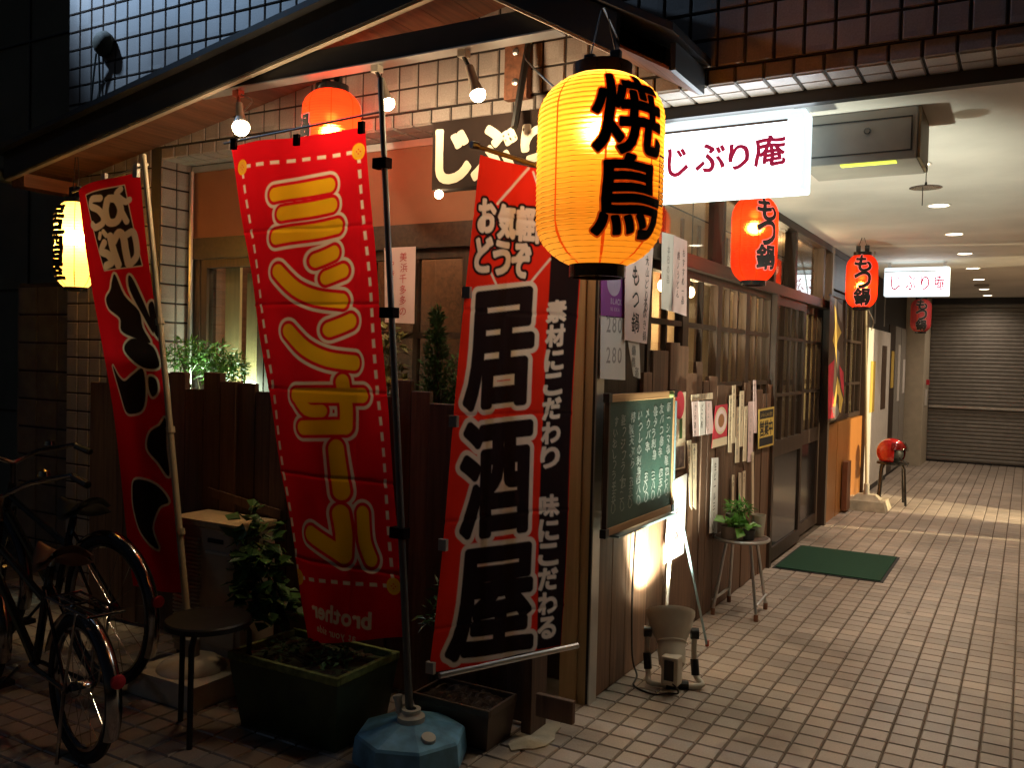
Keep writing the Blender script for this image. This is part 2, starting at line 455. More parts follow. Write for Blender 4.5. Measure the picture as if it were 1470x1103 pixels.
class Print:
    """ink on a surface: surf(a, b, h) gives the point at coordinates a, b and h above it"""
    def __init__(s, surf): s.surf = surf; s.mb = MB(); s.k = 0
    def tri(s, pts, fs, h):
        s.mb.add([s.surf(a, b, h) for a, b in pts], fs)
    def blob(s, pts, h, r, n=8):
        """capsules of radius r along a polyline, each a hair above the last"""
        for (a0, b0), (a1, b1) in zip(pts[:-1], pts[1:]):
            s.k += 1; hh = h + (s.k % 7) * 0.00012
            L = math.hypot(a1 - a0, b1 - b0) or 1e-6; ux, uy = (a1 - a0) / L, (b1 - b0) / L
            m = max(1, int(L / 0.05)); ring = []
            for i in range(n + 1):
                t = PI / 2 - PI * i / n; ring.append((a1 + (ux * math.cos(t) - uy * math.sin(t)) * r, b1 + (uy * math.cos(t) + ux * math.sin(t)) * r))
            for i in range(n + 1):
                t = -PI / 2 - PI * i / n; ring.append((a0 + (ux * math.cos(t) - uy * math.sin(t)) * r, b0 + (uy * math.cos(t) + ux * math.sin(t)) * r))
            # strip across the capsule in slices so that it follows a bent surface
            sl = []
            for i in range(m + 1):
                ca, cb = a0 + (a1 - a0) * i / m, b0 + (b1 - b0) * i / m
                sl.append(((ca - uy * r, cb + ux * r), (ca + uy * r, cb - ux * r)))
            pts2 = [p for q in sl for p in q]
            s.tri(pts2, [(2 * i, 2 * i + 1, 2 * i + 3, 2 * i + 2) for i in range(m)], hh)
            s.tri(ring[:n + 1], [tuple(range(n + 1))], hh); s.tri(ring[n + 1:], [tuple(range(n + 1))], hh)
    def char(s, ch, quad, h, bold=0.0, em=False, mirror=False, rough=0.0):
        """quad: surface points of the top-left, top-right, bottom-right, bottom-left of the letter"""
        if ch in ' 　': return
        vs, fs, es = glyph(ch)
        if em: x0, x1, y0, y1 = -0.02, 1.02, -0.12, 0.9
        else:
            x0, x1 = min(v[0] for v in vs), max(v[0] for v in vs); y0, y1 = min(v[1] for v in vs), max(v[1] for v in vs)
            if y1 - y0 < 0.3: y0, y1 = (y0 + y1) / 2 - 0.35, (y0 + y1) / 2 + 0.35
            if x1 - x0 < 0.3: x0, x1 = (x0 + x1) / 2 - 0.25, (x0 + x1) / 2 + 0.25
        tl, tr, br, bl = quad
        def mp(p):
            u = (p[0] - x0) / (x1 - x0); v = (p[1] - y0) / (y1 - y0)
            if rough:
                u += rough * math.sin(9 * v + 5 * u + len(s.mb.v) % 3); v += rough * math.sin(8 * u + 4 * v + 1)
            if mirror: u = 1 - u
            top = (tl[0] + (tr[0] - tl[0]) * u, tl[1] + (tr[1] - tl[1]) * u)
            bot = (bl[0] + (br[0] - bl[0]) * u, bl[1] + (br[1] - bl[1]) * u)
            return (bot[0] + (top[0] - bot[0]) * v, bot[1] + (top[1] - bot[1]) * v)
        q = [mp(p) for p in vs]
        s.tri(q, fs, h)
        if bold:
            for a, b in es: s.blob([q[a], q[b]], h - 0.0011, bold, 4)
    def poly(s, pts, h):
        """filled outline, cut into triangles"""
        bm = bmesh.new(); vv = [bm.verts.new((p[0], p[1], 0)) for p in pts]; bm.faces.new(vv)
        bmesh.ops.triangulate(bm, faces=bm.faces)
        for _ in range(2):
            le = [e for e in bm.edges if e.calc_length() > 0.06]
            if le: bmesh.ops.subdivide_edges(bm, edges=le, cuts=1); bmesh.ops.triangulate(bm, faces=bm.faces)
        bm.verts.index_update()
        s.tri([(v.co.x, v.co.y) for v in bm.verts], [[v.index for v in f.verts] for f in bm.faces], h); bm.free()
    def build(s, name, m, parent, **k): return s.mb.build(name, m, parent, **k)
class Canvas:
    """printed cloth: one fine sheet whose print is a colour attribute drawn from shapes"""
    def __init__(s, tl, tr, br, bl, base, cell=0.0034):
        w = max(math.hypot(tr[0] - tl[0], tr[1] - tl[1]), math.hypot(br[0] - bl[0], br[1] - bl[1])); h = max(abs(tl[1] - bl[1]), abs(tr[1] - br[1]))
        s.nu, s.nv = int(w / cell), int(h / cell); s.px = cell
        u, v = np.meshgrid(np.linspace(0, 1, s.nu + 1), np.linspace(0, 1, s.nv + 1)); u = u.ravel(); v = v.ravel()
        s.a = (tl[0] * (1 - u) + tr[0] * u) * (1 - v) + (bl[0] * (1 - u) + br[0] * u) * v
        s.b = (tl[1] * (1 - u) + tr[1] * u) * (1 - v) + (bl[1] * (1 - u) + br[1] * u) * v
        s.c = np.ones((len(u), 4)); s.c[:, :3] = base
    def near(s, pts, pad):
        a0, a1 = min(p[0] for p in pts) - pad, max(p[0] for p in pts) + pad; b0, b1 = min(p[1] for p in pts) - pad, max(p[1] for p in pts) + pad
        return np.nonzero((s.a > a0) & (s.a < a1) & (s.b > b0) & (s.b < b1))[0]
    def lay(s, idx, sd, col_):
        k = np.clip(0.5 - sd / s.px, 0, 1)[:, None]
        s.c[idx, :3] = s.c[idx, :3] * (1 - k) + np.array(col_) * k
    def segdist(s, idx, segs):
        A, B = s.a[idx], s.b[idx]; d = np.full(len(idx), 9.0)
        for (x0, y0), (x1, y1) in segs:
            dx, dy = x1 - x0, y1 - y0; L = dx * dx + dy * dy + 1e-12
            t = np.clip(((A - x0) * dx + (B - y0) * dy) / L, 0, 1)
            d = np.minimum(d, np.hypot(A - x0 - t * dx, B - y0 - t * dy))
        return d
    def stroke(s, pts, r, col_):
        idx = s.near(pts, r + 0.01); s.lay(idx, s.segdist(idx, list(zip(pts[:-1], pts[1:]))) - r, col_)
    def poly(s, pts, col_, grow=0.0):
        idx = s.near(pts, grow + 0.01); segs = list(zip(pts, pts[1:] + pts[:1])); d = s.segdist(idx, segs)
        A, B = s.a[idx], s.b[idx]; ins = np.zeros(len(idx), bool)
        for (x0, y0), (x1, y1) in segs:
            if y0 != y1: ins ^= ((B < y0) != (B < y1)) & (A < (x1 - x0) * (B - y0) / (y1 - y0) + x0)
        s.lay(idx, np.where(ins, -d, d) - grow, col_)
    def char(s, ch, quad, col_, grow=0.0, em=False, mirror=False):
        if ch in ' 　': return
        vs, fs, es = glyph(ch)
        if em: x0, x1, y0, y1 = -0.02, 1.02, -0.12, 0.9
        else: x0, x1, y0, y1 = min(v[0] for v in vs), max(v[0] for v in vs), min(v[1] for v in vs), max(v[1] for v in vs)
        tl, tr, br, bl = quad; q = []
        for p in vs:
            u = (p[0] - x0) / (x1 - x0); v = (p[1] - y0) / (y1 - y0)
            if mirror: u = 1 - u
            q.append(tuple((bl[i] + (br[i] - bl[i]) * u) * (1 - v) + (tl[i] + (tr[i] - tl[i]) * u) * v for i in (0, 1)))
        idx = s.near(q, grow + 0.01); segs = [(q[a], q[b]) for a, b in es]; d = s.segdist(idx, segs)
        A, B = s.a[idx], s.b[idx]; ins = np.zeros(len(idx), bool)
        for (xa, ya), (xb, yb_) in segs:
            if ya != yb_: ins ^= ((B < ya) != (B < yb_)) & (A < (xb - xa) * (B - ya) / (yb_ - ya) + xa)
        s.lay(idx, np.where(ins, -d, d) - grow, col_)
    def row(s, text, a0, b0, size, col_, grow=0.0, step=0.6, mirror=False):
        a = a0
        for ch in (reversed(text) if mirror else text):
            if ch == ' ': a += size * 0.28; continue
            xs = [v[0] for v in glyph(ch)[0]]; w = max(xs) - min(xs); e = 1.04
            lo = a - (min(xs) + 0.02) / e * size if not mirror else a - (1 - (max(xs) + 0.02) / e) * size
            s.char(ch, box_quad(lo, b0 + size, lo + size, b0), col_, grow, True, mirror)
            a += (w + step) * size
    def build(s, name, surf, m, parent):
        o0 = origin_of(parent); W = s.nu + 1
        co = np.array([surf(a, b, 0) for a, b in zip(s.a, s.b)], dtype=np.float32) - np.array(o0, dtype=np.float32)
        j, i = np.meshgrid(np.arange(s.nv), np.arange(s.nu), indexing='ij'); k = (j * W + i).ravel()
        f = np.stack([k, k + W, k + W + 1, k + 1], 1)
        me = bpy.data.meshes.new(name)
        me.vertices.add(len(co)); me.vertices.foreach_set('co', co.ravel())
        me.loops.add(f.size); me.loops.foreach_set('vertex_index', f.ravel().astype(np.int32))
        me.polygons.add(len(f)); me.polygons.foreach_set('loop_start', np.arange(0, f.size, 4, dtype=np.int32))
        at_ = me.color_attributes.new('print', 'FLOAT_COLOR', 'POINT'); at_.data.foreach_set('color', s.c.astype(np.float32).ravel())
        me.update(calc_edges=True)
        me.polygons.foreach_set('use_smooth', [True] * len(f))
        me.materials.append(M[m])
        o = bpy.data.objects.new(name, me); col.objects.link(o); o.parent = parent
        return o
def printed_cloth(name, trans=0.5):
    m, nt, p = nodes(name)
    N, L = nt.nodes, nt.links
    at_ = N.new('ShaderNodeAttribute'); at_.attribute_name = 'print'
    tc = N.new('ShaderNodeTexCoord'); nz = N.new('ShaderNodeTexNoise'); nz.inputs['Scale'].default_value = 6; nz.inputs['Detail'].default_value = 6
    L.new(tc.outputs['Object'], nz.inputs['Vector'])
    mr = N.new('ShaderNodeMapRange'); mr.inputs['To Min'].default_value = 0.84; mr.inputs['To Max'].default_value = 1.1; L.new(nz.outputs['Fac'], mr.inputs['Value'])
    hs = N.new('ShaderNodeHueSaturation'); L.new(at_.outputs['Color'], hs.inputs['Color']); L.new(mr.outputs[0], hs.inputs['Value'])
    df = N.new('ShaderNodeBsdfDiffuse'); L.new(hs.outputs[0], df.inputs[0])
    tl = N.new('ShaderNodeBsdfTranslucent'); L.new(hs.outputs[0], tl.inputs[0])
    mx = N.new('ShaderNodeMixShader'); mx.inputs[0].default_value = trans
    L.new(df.outputs[0], mx.inputs[1]); L.new(tl.outputs[0], mx.inputs[2]); L.new(mx.outputs[0], N['Material Output'].inputs[0])
    return m
M['banner_cloth'] = printed_cloth('printed_banner_cloth', 0.55)
RED, RED2, CREAM, ORANGE, BLK = (0.70, 0.008, 0.016), (0.78, 0.03, 0.012), (0.80, 0.66, 0.50), (0.88, 0.47, 0.012), (0.02, 0.012, 0.012)
def box_quad(a0, b1, a1, b0):
    return ((a0, b1), (a1, b1), (a1, b0), (a0, b0))
def column(P, text, a, b_top, size, h, bold=0.0, step=1.05, wid=1.0, slant=0.0, jit=0.0, mirror=False, rough=0.0):
    """characters set one below another"""
    for i, ch in enumerate(text):
        t = b_top - i * size * step; aa = a + slant * i * size + (random.uniform(-jit, jit) * size if jit else 0)
        sk = random.uniform(-jit, jit) * size if jit else 0
        P.char(ch, ((aa - size * wid / 2 + sk, t), (aa + size * wid / 2 + sk, t + sk * 0.5), (aa + size * wid / 2, t - size + sk * 0.5), (aa - size * wid / 2, t - size)), h, bold, em=True, mirror=mirror, rough=rough)
def row(P, text, a0, b0, size, h, bold=0.0, step=0.6, mirror=False):
    n = len(text)
    for i, ch in enumerate(text):
        k = n - 1 - i if mirror else i
        P.char(ch, box_quad(a0 + k * size * step, b0 + size, a0 + k * size * step + size, b0), h, bold, em=True, mirror=mirror)

def curve3(pts, n=6):
    out = []
    P_ = [Vector(p) for p in pts]
    for i in range(len(P_) - 1):
        a, b, c, d = P_[max(i - 1, 0)], P_[i], P_[i + 1], P_[min(i + 2, len(P_) - 1)]
        for j in range(n):
            t = j / n
            out.append(0.5 * (2 * b + (c - a) * t + (2 * a - 5 * b + 4 * c - d) * t * t + (3 * b - a - 3 * c + d) * t ** 3))
    return out + [P_[-1]]

# ================================================================== THE LARGE STRUCTURE
CEIL = 2.585
LINT = 2.60          # underside of the tiled upper wall
TP = 0.1075          # floor tile pitch
WP = 0.1125          # wall tile pitch
# ------------------------------------------------------------------ floor
fl = struct(MB().box((-9, -7, -0.2), (6, 16, -0.006)).build('floor', 'grout'))
def tile_mesh(name, w, d, h, m, up='z'):
    e = 0.004; a = w / 2; b = d / 2
    mb = MB().add([(-a, -b, 0), (a, -b, 0), (a, b, 0), (-a, b, 0), (-a + e, -b + e, h), (a - e, -b + e, h), (a - e, b - e, h), (-a + e, b - e, h)],
                  [(4, 5, 6, 7), (0, 1, 5, 4), (1, 2, 6, 5), (2, 3, 7, 6), (3, 0, 4, 7)])
    if up == '-y': mb.v = [(x, -z, y) for x, y, z in mb.v]
    if up == 'x': mb.v = [(z, x, y) for x, y, z in mb.v]
    if up == '-z': mb.v = [(x, -y, -z) for x, y, z in mb.v]
    me = bpy.data.meshes.new(name); me.from_pydata(mb.v, [], mb.f)
    me.materials.append(M[m]); return me
def tile_field(parent, cells, mesh, name='tile', limit=300):
    """cells: centre points. The ones that show largest become parts, the rest one joined part"""
    vis = sorted([c for c in cells if seen(c, 4)], key=lambda c: (Vector(c) - CAM).length)
    own = set(vis[:limit]); o0 = origin_of(parent)
    for c in vis[:limit]:
        o = bpy.data.objects.new(name, mesh); col.objects.link(o); o.parent = parent; o.location = Vector(c) - o0
    mv = [v.co.copy() for v in mesh.vertices]; mf = [tuple(p.vertices) for p in mesh.polygons]
    vs, fs = [], []
    for c in cells:
        if c in own: continue
        n = len(vs); cv = Vector(c) - o0
        vs += [v + cv for v in mv]; fs += [tuple(i + n for i in f) for f in mf]
    if vs:
        me = bpy.data.meshes.new('tiling'); me.from_pydata(vs, [], fs); me.materials.append(mesh.materials[0])
        o = bpy.data.objects.new('tiling', me); col.objects.link(o); o.parent = parent; o['kind'] = 'stuff'
ft = tile_mesh('floor_tile', TP - 0.0065, TP - 0.0065, 0.006, 'floor_tile')
cells = []
for i in range(-38, 28):
    for j in range(-30, 115):
        x, y = -0.02 + TP * (i + 0.5), -0.02 + TP * (j + 0.5)
        if -4.0 < x < 2.9 and -3.1 < y < 12.1 and not (x < -0.02 and y > 0.02):
            h = random.random() * 0.0008
            cells.append((x, y, -0.006 + h))
tile_field(fl, cells, ft)
pt = MB()
cc = at(772, 1058, 2, 0); pts = []
for k in range(14):
    a = 2 * PI * k / 14; r = random.uniform(0.7, 1.15)
    pts.append((cc.x + math.cos(a) * 0.075 * r, cc.y + math.sin(a) * 0.16 * r, 0.001))
pt.slab(pts, (0, 0, 1), 0.006).build('mortar_patch', 'concrete', fl)
# ------------------------------------------------------------------ tiled building over the arcade
bld = thing('tiled_building', (-1.0, 0.3, 0), 'building clad in square beige tiles above the shop and the arcade', 'building')
uw = MB().box((-3.68, 0.0, LINT + 0.07), (3.2, 0.9, 6.0)).build('upper_wall', 'wall_grout', bld)
wt = tile_mesh('wall_tile', WP - 0.009, WP - 0.009, 0.007, 'wall_tile', '-y')
cells = []
x = -3.68 + WP / 2
while x < 3.2:
    z = LINT + 0.07 + WP / 2
    while z < 4.6:
        cells.append((round(x, 4), 0.0, round(z, 4))); z += WP
    x += WP
tile_field(uw, cells, wt, limit=300)
# the bottom edge of the wall, tiles turned under
lb = MB().box((-2.82, 0.012, LINT + 0.008), (3.2, 0.22, LINT + 0.069)).build('lintel', 'wall_grout', bld)
st = tile_mesh('edge_tile', WP - 0.009, 0.062, 0.007, 'wall_tile', '-y')
st2 = tile_mesh('soffit_tile', WP - 0.009, 0.10, 0.007, 'wall_tile', '-z')
c1, c2 = [], []
x = -2.82 + WP / 2
while x < 3.1:
    c1.append((round(x, 4), 0.012, LINT + 0.036)); c2.append((round(x, 4), 0.066, LINT + 0.008)); c2.append((round(x, 4), 0.172, LINT + 0.008)); x += WP
tile_field(lb, c1, st); tile_field(lb, c2, st2, 'soffit_tile')
# pier at the left end of the front
pr = MB().box((-3.68, 0.0, -0.1), (-2.82, 0.4, LINT + 0.068)).build('pier', 'wall_grout', bld)
c1 = []; c2 = []
stx = tile_mesh('pier_tile', WP - 0.009, WP - 0.009, 0.007, 'wall_tile', 'x')
z = LINT + 0.07 - WP / 2
while z > 0:
    x = -3.68 + WP / 2
    while x < -2.85:
        c1.append((round(x, 4), 0.0, round(z, 4))); x += WP
    for yy in (0.06, 0.06 + WP): c2.append((-2.82, yy, round(z, 4)))
    z -= WP
tile_field(pr, c1, wt, limit=200); tile_field(pr, c2, stx)
# dark channel between the tiled edge and the ceiling
MB().box((0.02, 0.221, 2.55), (3.2, 0.27, LINT + 0.05)).build('edge_channel', 'fascia', bld)
MB().box((0.02, 0.271, 2.572), (3.2, 0.32, LINT + 0.04)).build('edge_trim', 'alu', bld)
ceil = struct(MB().box((-0.05, 0.321, CEIL), (3.2, 12.6, CEIL + 0.15)).build('ceiling', 'plaster'))
rw = thing('side_wall', (3.1, 6, 0), 'plain plastered wall on the right side of the arcade', 'wall')
for y0, y1 in ((0.3, 5.55), (5.62, 5.74), (5.84, 6.35), (6.95, 7.62), (7.72, 12.6)):
    MB().box((3.0, y0, -0.1), (3.2, y1, CEIL - 0.001)).build('wall_section', 'cream_wall', rw)
# ------------------------------------------------------------------ shutter, pillar and far end
sh = thing('roller_shutter', (1.6, 12.2, 0), 'closed grey roller shutter across the far end of the arcade', 'shutter')
for i in range(42):
    z = 0.03 + i * 0.0585
    MB().add([(0.25, 12.1, z), (3.0, 12.1, z), (3.0, 12.088, z + 0.014), (0.25, 12.088, z + 0.014), (3.0, 12.088, z + 0.044), (0.25, 12.088, z + 0.044), (3.0, 12.1, z + 0.058), (0.25, 12.1, z + 0.058)],
             [(0, 1, 2, 3), (3, 2, 4, 5), (5, 4, 6, 7)]).build('slat', 'shutter', sh)
MB().box((0.25, 12.101, -0.05), (3.0, 12.2, CEIL)).build('shutter_back', 'fascia', sh)
MB().box((0.26, 12.05, 0.86), (3.0, 12.09, 0.90)).build('lock_rail', 'steel', sh)
MB().box((-0.05, 12.2, 0), (3.2, 12.4, CEIL)).build('end_wall', 'cream_wall', sh)
pl = thing('cream_pillar', (0.1, 11.4, 0), 'cream painted pillar beside the roller shutter', 'pillar')
MB().box((-0.2, 11.2, -0.05), (0.25, 12.05, CEIL - 0.001), 0.01).build('shaft', 'cream_wall', pl)
MB().box((0.251, 11.45, 0.9), (0.262, 11.75, 1.15)).build('switch_box', 'white_paint', pl)
MB().box((0.251, 11.62, 1.22), (0.29, 11.72, 1.30)).build('red_lamp', 'red_ink', pl)
# ------------------------------------------------------------------ neighbour on the left
nb = thing('neighbour_house', (-6, 1.5, 0), 'dark rendered house wall at the left edge of the picture', 'building')
MB().box((-12, 1.3, -0.1), (-3.69, 1.6, 6.5)).build('wall', 'neighbour', nb)
for z in (0.9, 2.0, 3.1, 4.2): MB().box((-12, 1.285, z), (-3.69, 1.299, z + 0.012)).build('joint', 'fascia', nb)
for x in (-5.0, -6.2, -7.4): MB().box((x, 1.286, 0), (x + 0.012, 1.2985, 6)).build('joint', 'fascia', nb)
bp = thing('block_gate_pier', (-4.1, 0.3, 0), 'low square pier of stacked blocks left of the shop', 'pier')
k = at(22, 405, 1, 0.12)
MB().box((-4.40, 0.125, -0.05), (-3.74, 0.52, k.z - 0.012)).build('core', 'wall_grout', bp)
z = 0.0
while z < k.z - 0.1:
    for i in range(3): MB().box((-4.41 + i * 0.225, 0.118, z + 0.006), (-4.41 + i * 0.225 + 0.215, 0.30, z + 0.182), 0.004).build('block', 'block', bp)
    z += 0.19
for i, (a, b, sag) in enumerate((((-4.6, 1.25, 3.6), (-3.7, 0.9, 4.6), 0.25), ((-5.2, 1.25, 2.9), (-3.72, 1.2, 2.2), 0.18), ((-5.6, 1.25, 2.15), (-3.72, 1.2, 1.95), 0.05))):
    A, B = Vector(a), Vector(b); pp = [A.lerp(B, t / 10) - Vector((0, 0, sag * 4 * (t / 10) * (1 - t / 10))) for t in range(11)]
    tag(MB().path(pp, 0.006, 5).build('overhead_cable', 'cable'), ['topmost black cable hanging in front of the dark house', 'black cable sagging in front of the dark house at roof height', 'lowest black cable crossing the dark house behind the lantern'][i], 'cable', 'cables on the left')
# ================================================================== CANOPY: small gabled roof over the street front
YB = -0.40
cn = thing('gable_canopy', (-1.2, -0.4, 2.5), 'dark timber gable canopy with boarded underside over the shop front', 'canopy')
def yb(px, py, y=YB):
    p = at(px, py, 1, y); return Vector((p.x, p.z))
L0, L1 = yb(92, 218), yb(495, 43)                     # lower edge, left slope
R0, R1 = yb(776, 25), yb(884, 75)                     # lower edge, right slope
sl = (L1.y - L0.y) / (L1.x - L0.x); sr = (R1.y - R0.y) / (R1.x - R0.x)
xr = (R0.y - L0.y + sl * L0.x - sr * R0.x) / (sl - sr)
zr = L0.y + sl * (xr - L0.x)
xl = yb(5, 238).x; xe = 0.42
zl = zr + sl * (xl - xr); ze = zr + sr * (xe - xr)
BH = 0.15                                              # barge board depth
xrb = R1.x
def slope_poly(x0, z0, x1, z1, up0, up1, y):
    return [(x0, y, z0 + up0), (x1, y, z1 + up0), (x1, y, z1 + up1), (x0, y, z0 + up1)]
MB().slab(slope_poly(xl, zl, xr, zr, 0, BH, YB), (0, 1, 0), 0.035).build('barge_board', 'fascia', cn)
MB().slab(slope_poly(xr, zr, xrb, zr + sr * (xrb - xr), 0, BH, YB), (0, 1, 0), 0.035).build('barge_board', 'fascia', cn)
MB().slab(slope_poly(xl, zl, xr, zr, -0.012, -0.001, YB + 0.01), (0, 1, 0), 0.03).build('barge_trim', 'beige_metal', cn)
MB().slab(slope_poly(xr, zr, xrb, zr + sr * (xrb - xr), -0.012, -0.001, YB + 0.01), (0, 1, 0), 0.03).build('barge_trim', 'beige_metal', cn)
# soffit boards run from front to wall, one after another down each slope
def soffit(x0, z0, x1, z1, n, y1=-0.012):
    for i in range(n):
        a, b = i / n, (i + 1) / n - 0.02 / n
        xa, xb = x0 + (x1 - x0) * a, x0 + (x1 - x0) * b
        za, zb = z0 + (z1 - z0) * a, z0 + (z1 - z0) * b
        MB().slab([(xa, YB + 0.036, za + 0.03), (xb, YB + 0.036, zb + 0.03), (xb, y1, zb + 0.03), (xa, y1, za + 0.03)], (0, 0, 1), 0.012).build('soffit_board', 'soffit', cn)
soffit(xl, zl, xr, zr, 22); soffit(xr, zr, xe, ze, 9)
MB().slab([(xl - 0.05, YB - 0.05, zl + BH - 0.008), (xr, YB - 0.05, zr + BH), (xr, -0.01, zr + BH), (xl - 0.05, -0.01, zl + BH - 0.008)], (0, 0, 1), 0.03).build('roof_sheet', 'roof', cn)
MB().slab([(xr, YB - 0.05, zr + BH), (xe + 0.04, YB - 0.05, ze + BH - 0.01), (xe + 0.04, -0.01, ze + BH - 0.01), (xr, -0.01, zr + BH)], (0, 0, 1), 0.03).build('roof_sheet', 'roof', cn)
# eaves: side fascia, purlin and gutter
MB().box((xl + 0.02, YB + 0.04, zl - 0.05), (xl + 0.14, -0.02, zl + 0.028)).build('eave_purlin', 'soffit', cn)
MB().box((xe, YB + 0.04, ze + 0.03), (xe + 0.02, -0.02, ze + 0.13)).build('eave_fascia', 'fascia', cn)
MB().path([(xl - 0.07, YB - 0.08, zl + 0.03), (xl - 0.07, 0.0, zl + 0.03)], 0.045, 12).build('gutter', 'grey_pole', cn)
# tie beam across the gable
bz0 = yb(500, 95, YB + 0.05).y; bz1 = yb(500, 60, YB + 0.05).y
bxl = yb(262, 148, YB + 0.05).x; bxr = yb(800, 33, YB + 0.05).x
MB().box((bxl, YB + 0.05, bz0), (bxr, YB + 0.12, bz1 - 0.01)).build('tie_beam', 'fascia', cn)
MB().box((bxl, YB + 0.045, bz0 - 0.007), (bxr, YB + 0.125, bz0 - 0.001)).build('beam_trim', 'alu', cn)
BEAM_Z = bz0 - 0.007
# hanger board and black strut on the wall, under the gable
p0, p1 = at(727, 50, 1, -0.04), at(757, 140, 1, -0.04)
MB().box((p0.x, -0.05, p1.z), (p1.x, -0.012, p0.z)).build('hanger_board', 'soffit', cn)
for zz in (0.25, 0.7): MB().lathe([(0.016, 0), (0.016, 0.006), (0.006, 0.012)], ((p0.x + p1.x) / 2, -0.05, p1.z + (p0.z - p1.z) * zz), (0, -1, 0), 12).build('bolt', 'steel', cn)
p2, p3 = at(760, 45, 1, -0.06), at(764, 178, 1, -0.2)
MB().path([(p2.x, -0.05, p2.z), (p2.x + 0.005, -0.18, p3.z)], 0.016, 6).build('strut', 'black', cn)

# ================================================================== SHOP FRONT
shop = thing('shopfront', (-1.0, 2.5, 0), 'dark wooden tavern front with lattice windows wrapping the corner', 'shopfront')
# corner post: pale box post, metal strip on its outer edge
MB().box((-0.145, -0.01, -0.02), (-0.062, 0.075, LINT + 0.006), 0.004).build('corner_post', 'post', shop)
MB().box((-0.06, -0.004, -0.02), (-0.018, 0.07, LINT + 0.006), 0.003).build('corner_post', 'post', shop)
MB().box((-0.0165, -0.012, -0.02), (-0.004, 0.07, LINT + 0.006)).build('edge_strip', 'black', shop)
MB().box((-0.003, -0.016, -0.02), (0.003, 0.06, LINT + 0.006)).build('edge_strip', 'alu', shop)
# arcade side, plane x = 0
Y_DOOR0, Y_DOOR1 = 3.09, 5.1
MB().box((-0.10, 0.0705, 0.0), (-0.035, Y_DOOR0, 1.02)).build('wall_base', 'dark_wood', shop)
MB().box((-0.10, 0.0705, 1.021), (-0.035, 0.62, 2.07)).build('blind_panel', 'dark_wood', shop)
MB().box((-0.09, 0.0705, 2.0), (0.012, Y_DOOR1 + 0.05, 2.075)).build('head_rail', 'dark_wood_h', shop)
MB().box((-0.09, 0.0705, CEIL - 0.06), (0.012, 7.2, CEIL - 0.001)).build('top_rail', 'dark_wood_h', shop)
y = 0.005
tops = {0.67: 1.44, 0.77: 1.548, 1.04: 1.586, 1.36: 1.492, 1.81: 1.411, 2.42: 1.32}
yy = 0.075
while yy < Y_DOOR0 - 0.02:
    w = random.uniform(0.11, 0.17)
    y1 = min(yy + w, Y_DOOR0)
    yc = (yy + y1) / 2
    if yc < 0.6: top = 1.30
    elif yc < 0.70: top = 1.44
    elif yc < 0.86: top = 1.55
    elif yc < 1.18: top = 1.585 + random.uniform(-0.02, 0.02)
    elif yc < 1.5: top = 1.49 + random.uniform(-0.06, 0.02)
    elif yc < 2.1: top = 1.41 + random.uniform(-0.07, 0.03)
    else: top = 1.32 + random.uniform(-0.12, 0.06)
    MB().box((-0.034, yy, 0.004), (-0.002 - random.random() * 0.012, y1 - 0.004, top), 0.003).build('plank', 'plank', shop)
    yy = y1
def lattice(y0, y1, z0, z1, vbars, hbars, name='window', x=-0.05, pane='glass'):
    """framed lattice window in the plane x: frame with its bars and panes as sub-parts"""
    t = 0.045
    f = MB().box((x - 0.025, y0, z0), (x + 0.025, y0 + t, z1)).box((x - 0.025, y1 - t, z0), (x + 0.025, y1, z1)).box((x - 0.025, y0 + t, z0), (x + 0.025, y1 - t, z0 + t)).box((x - 0.025, y0 + t, z1 - t), (x + 0.025, y1 - t, z1)).build(name, 'dark_wood', shop)
    for i in range(vbars):
        yy = y0 + t + (y1 - y0 - 2 * t) * (i + 1) / (vbars + 1)
        MB().box((x - 0.012, yy - 0.011, z0 + t), (x + 0.018, yy + 0.011, z1 - t)).build('mullion', 'dark_wood', f)
    for zz in hbars:
        MB().box((x - 0.016, y0 + t, zz - 0.014), (x + 0.0195, y1 - t, zz + 0.014)).build('rail', 'dark_wood', f)
    MB().box((x - 0.004, y0 + t, z0 + t), (x, y1 - t, z1 - t)).build('pane', pane, f)
    return f
lattice(0.63, 1.19, 1.03, 1.999, 1, (1.70, 1.36))
lattice(1.19, 1.80, 1.03, 1.999, 1, (1.70, 1.36))
lattice(1.80, 2.43, 1.03, 1.999, 2, (1.70, 1.36))
lattice(2.43, 3.06, 1.03, 1.999, 2, (1.70, 1.36))
MB().box((-0.09, 3.06, 0.0), (0.012, 3.12, 1.999)).build('door_post', 'dark_wood', shop)
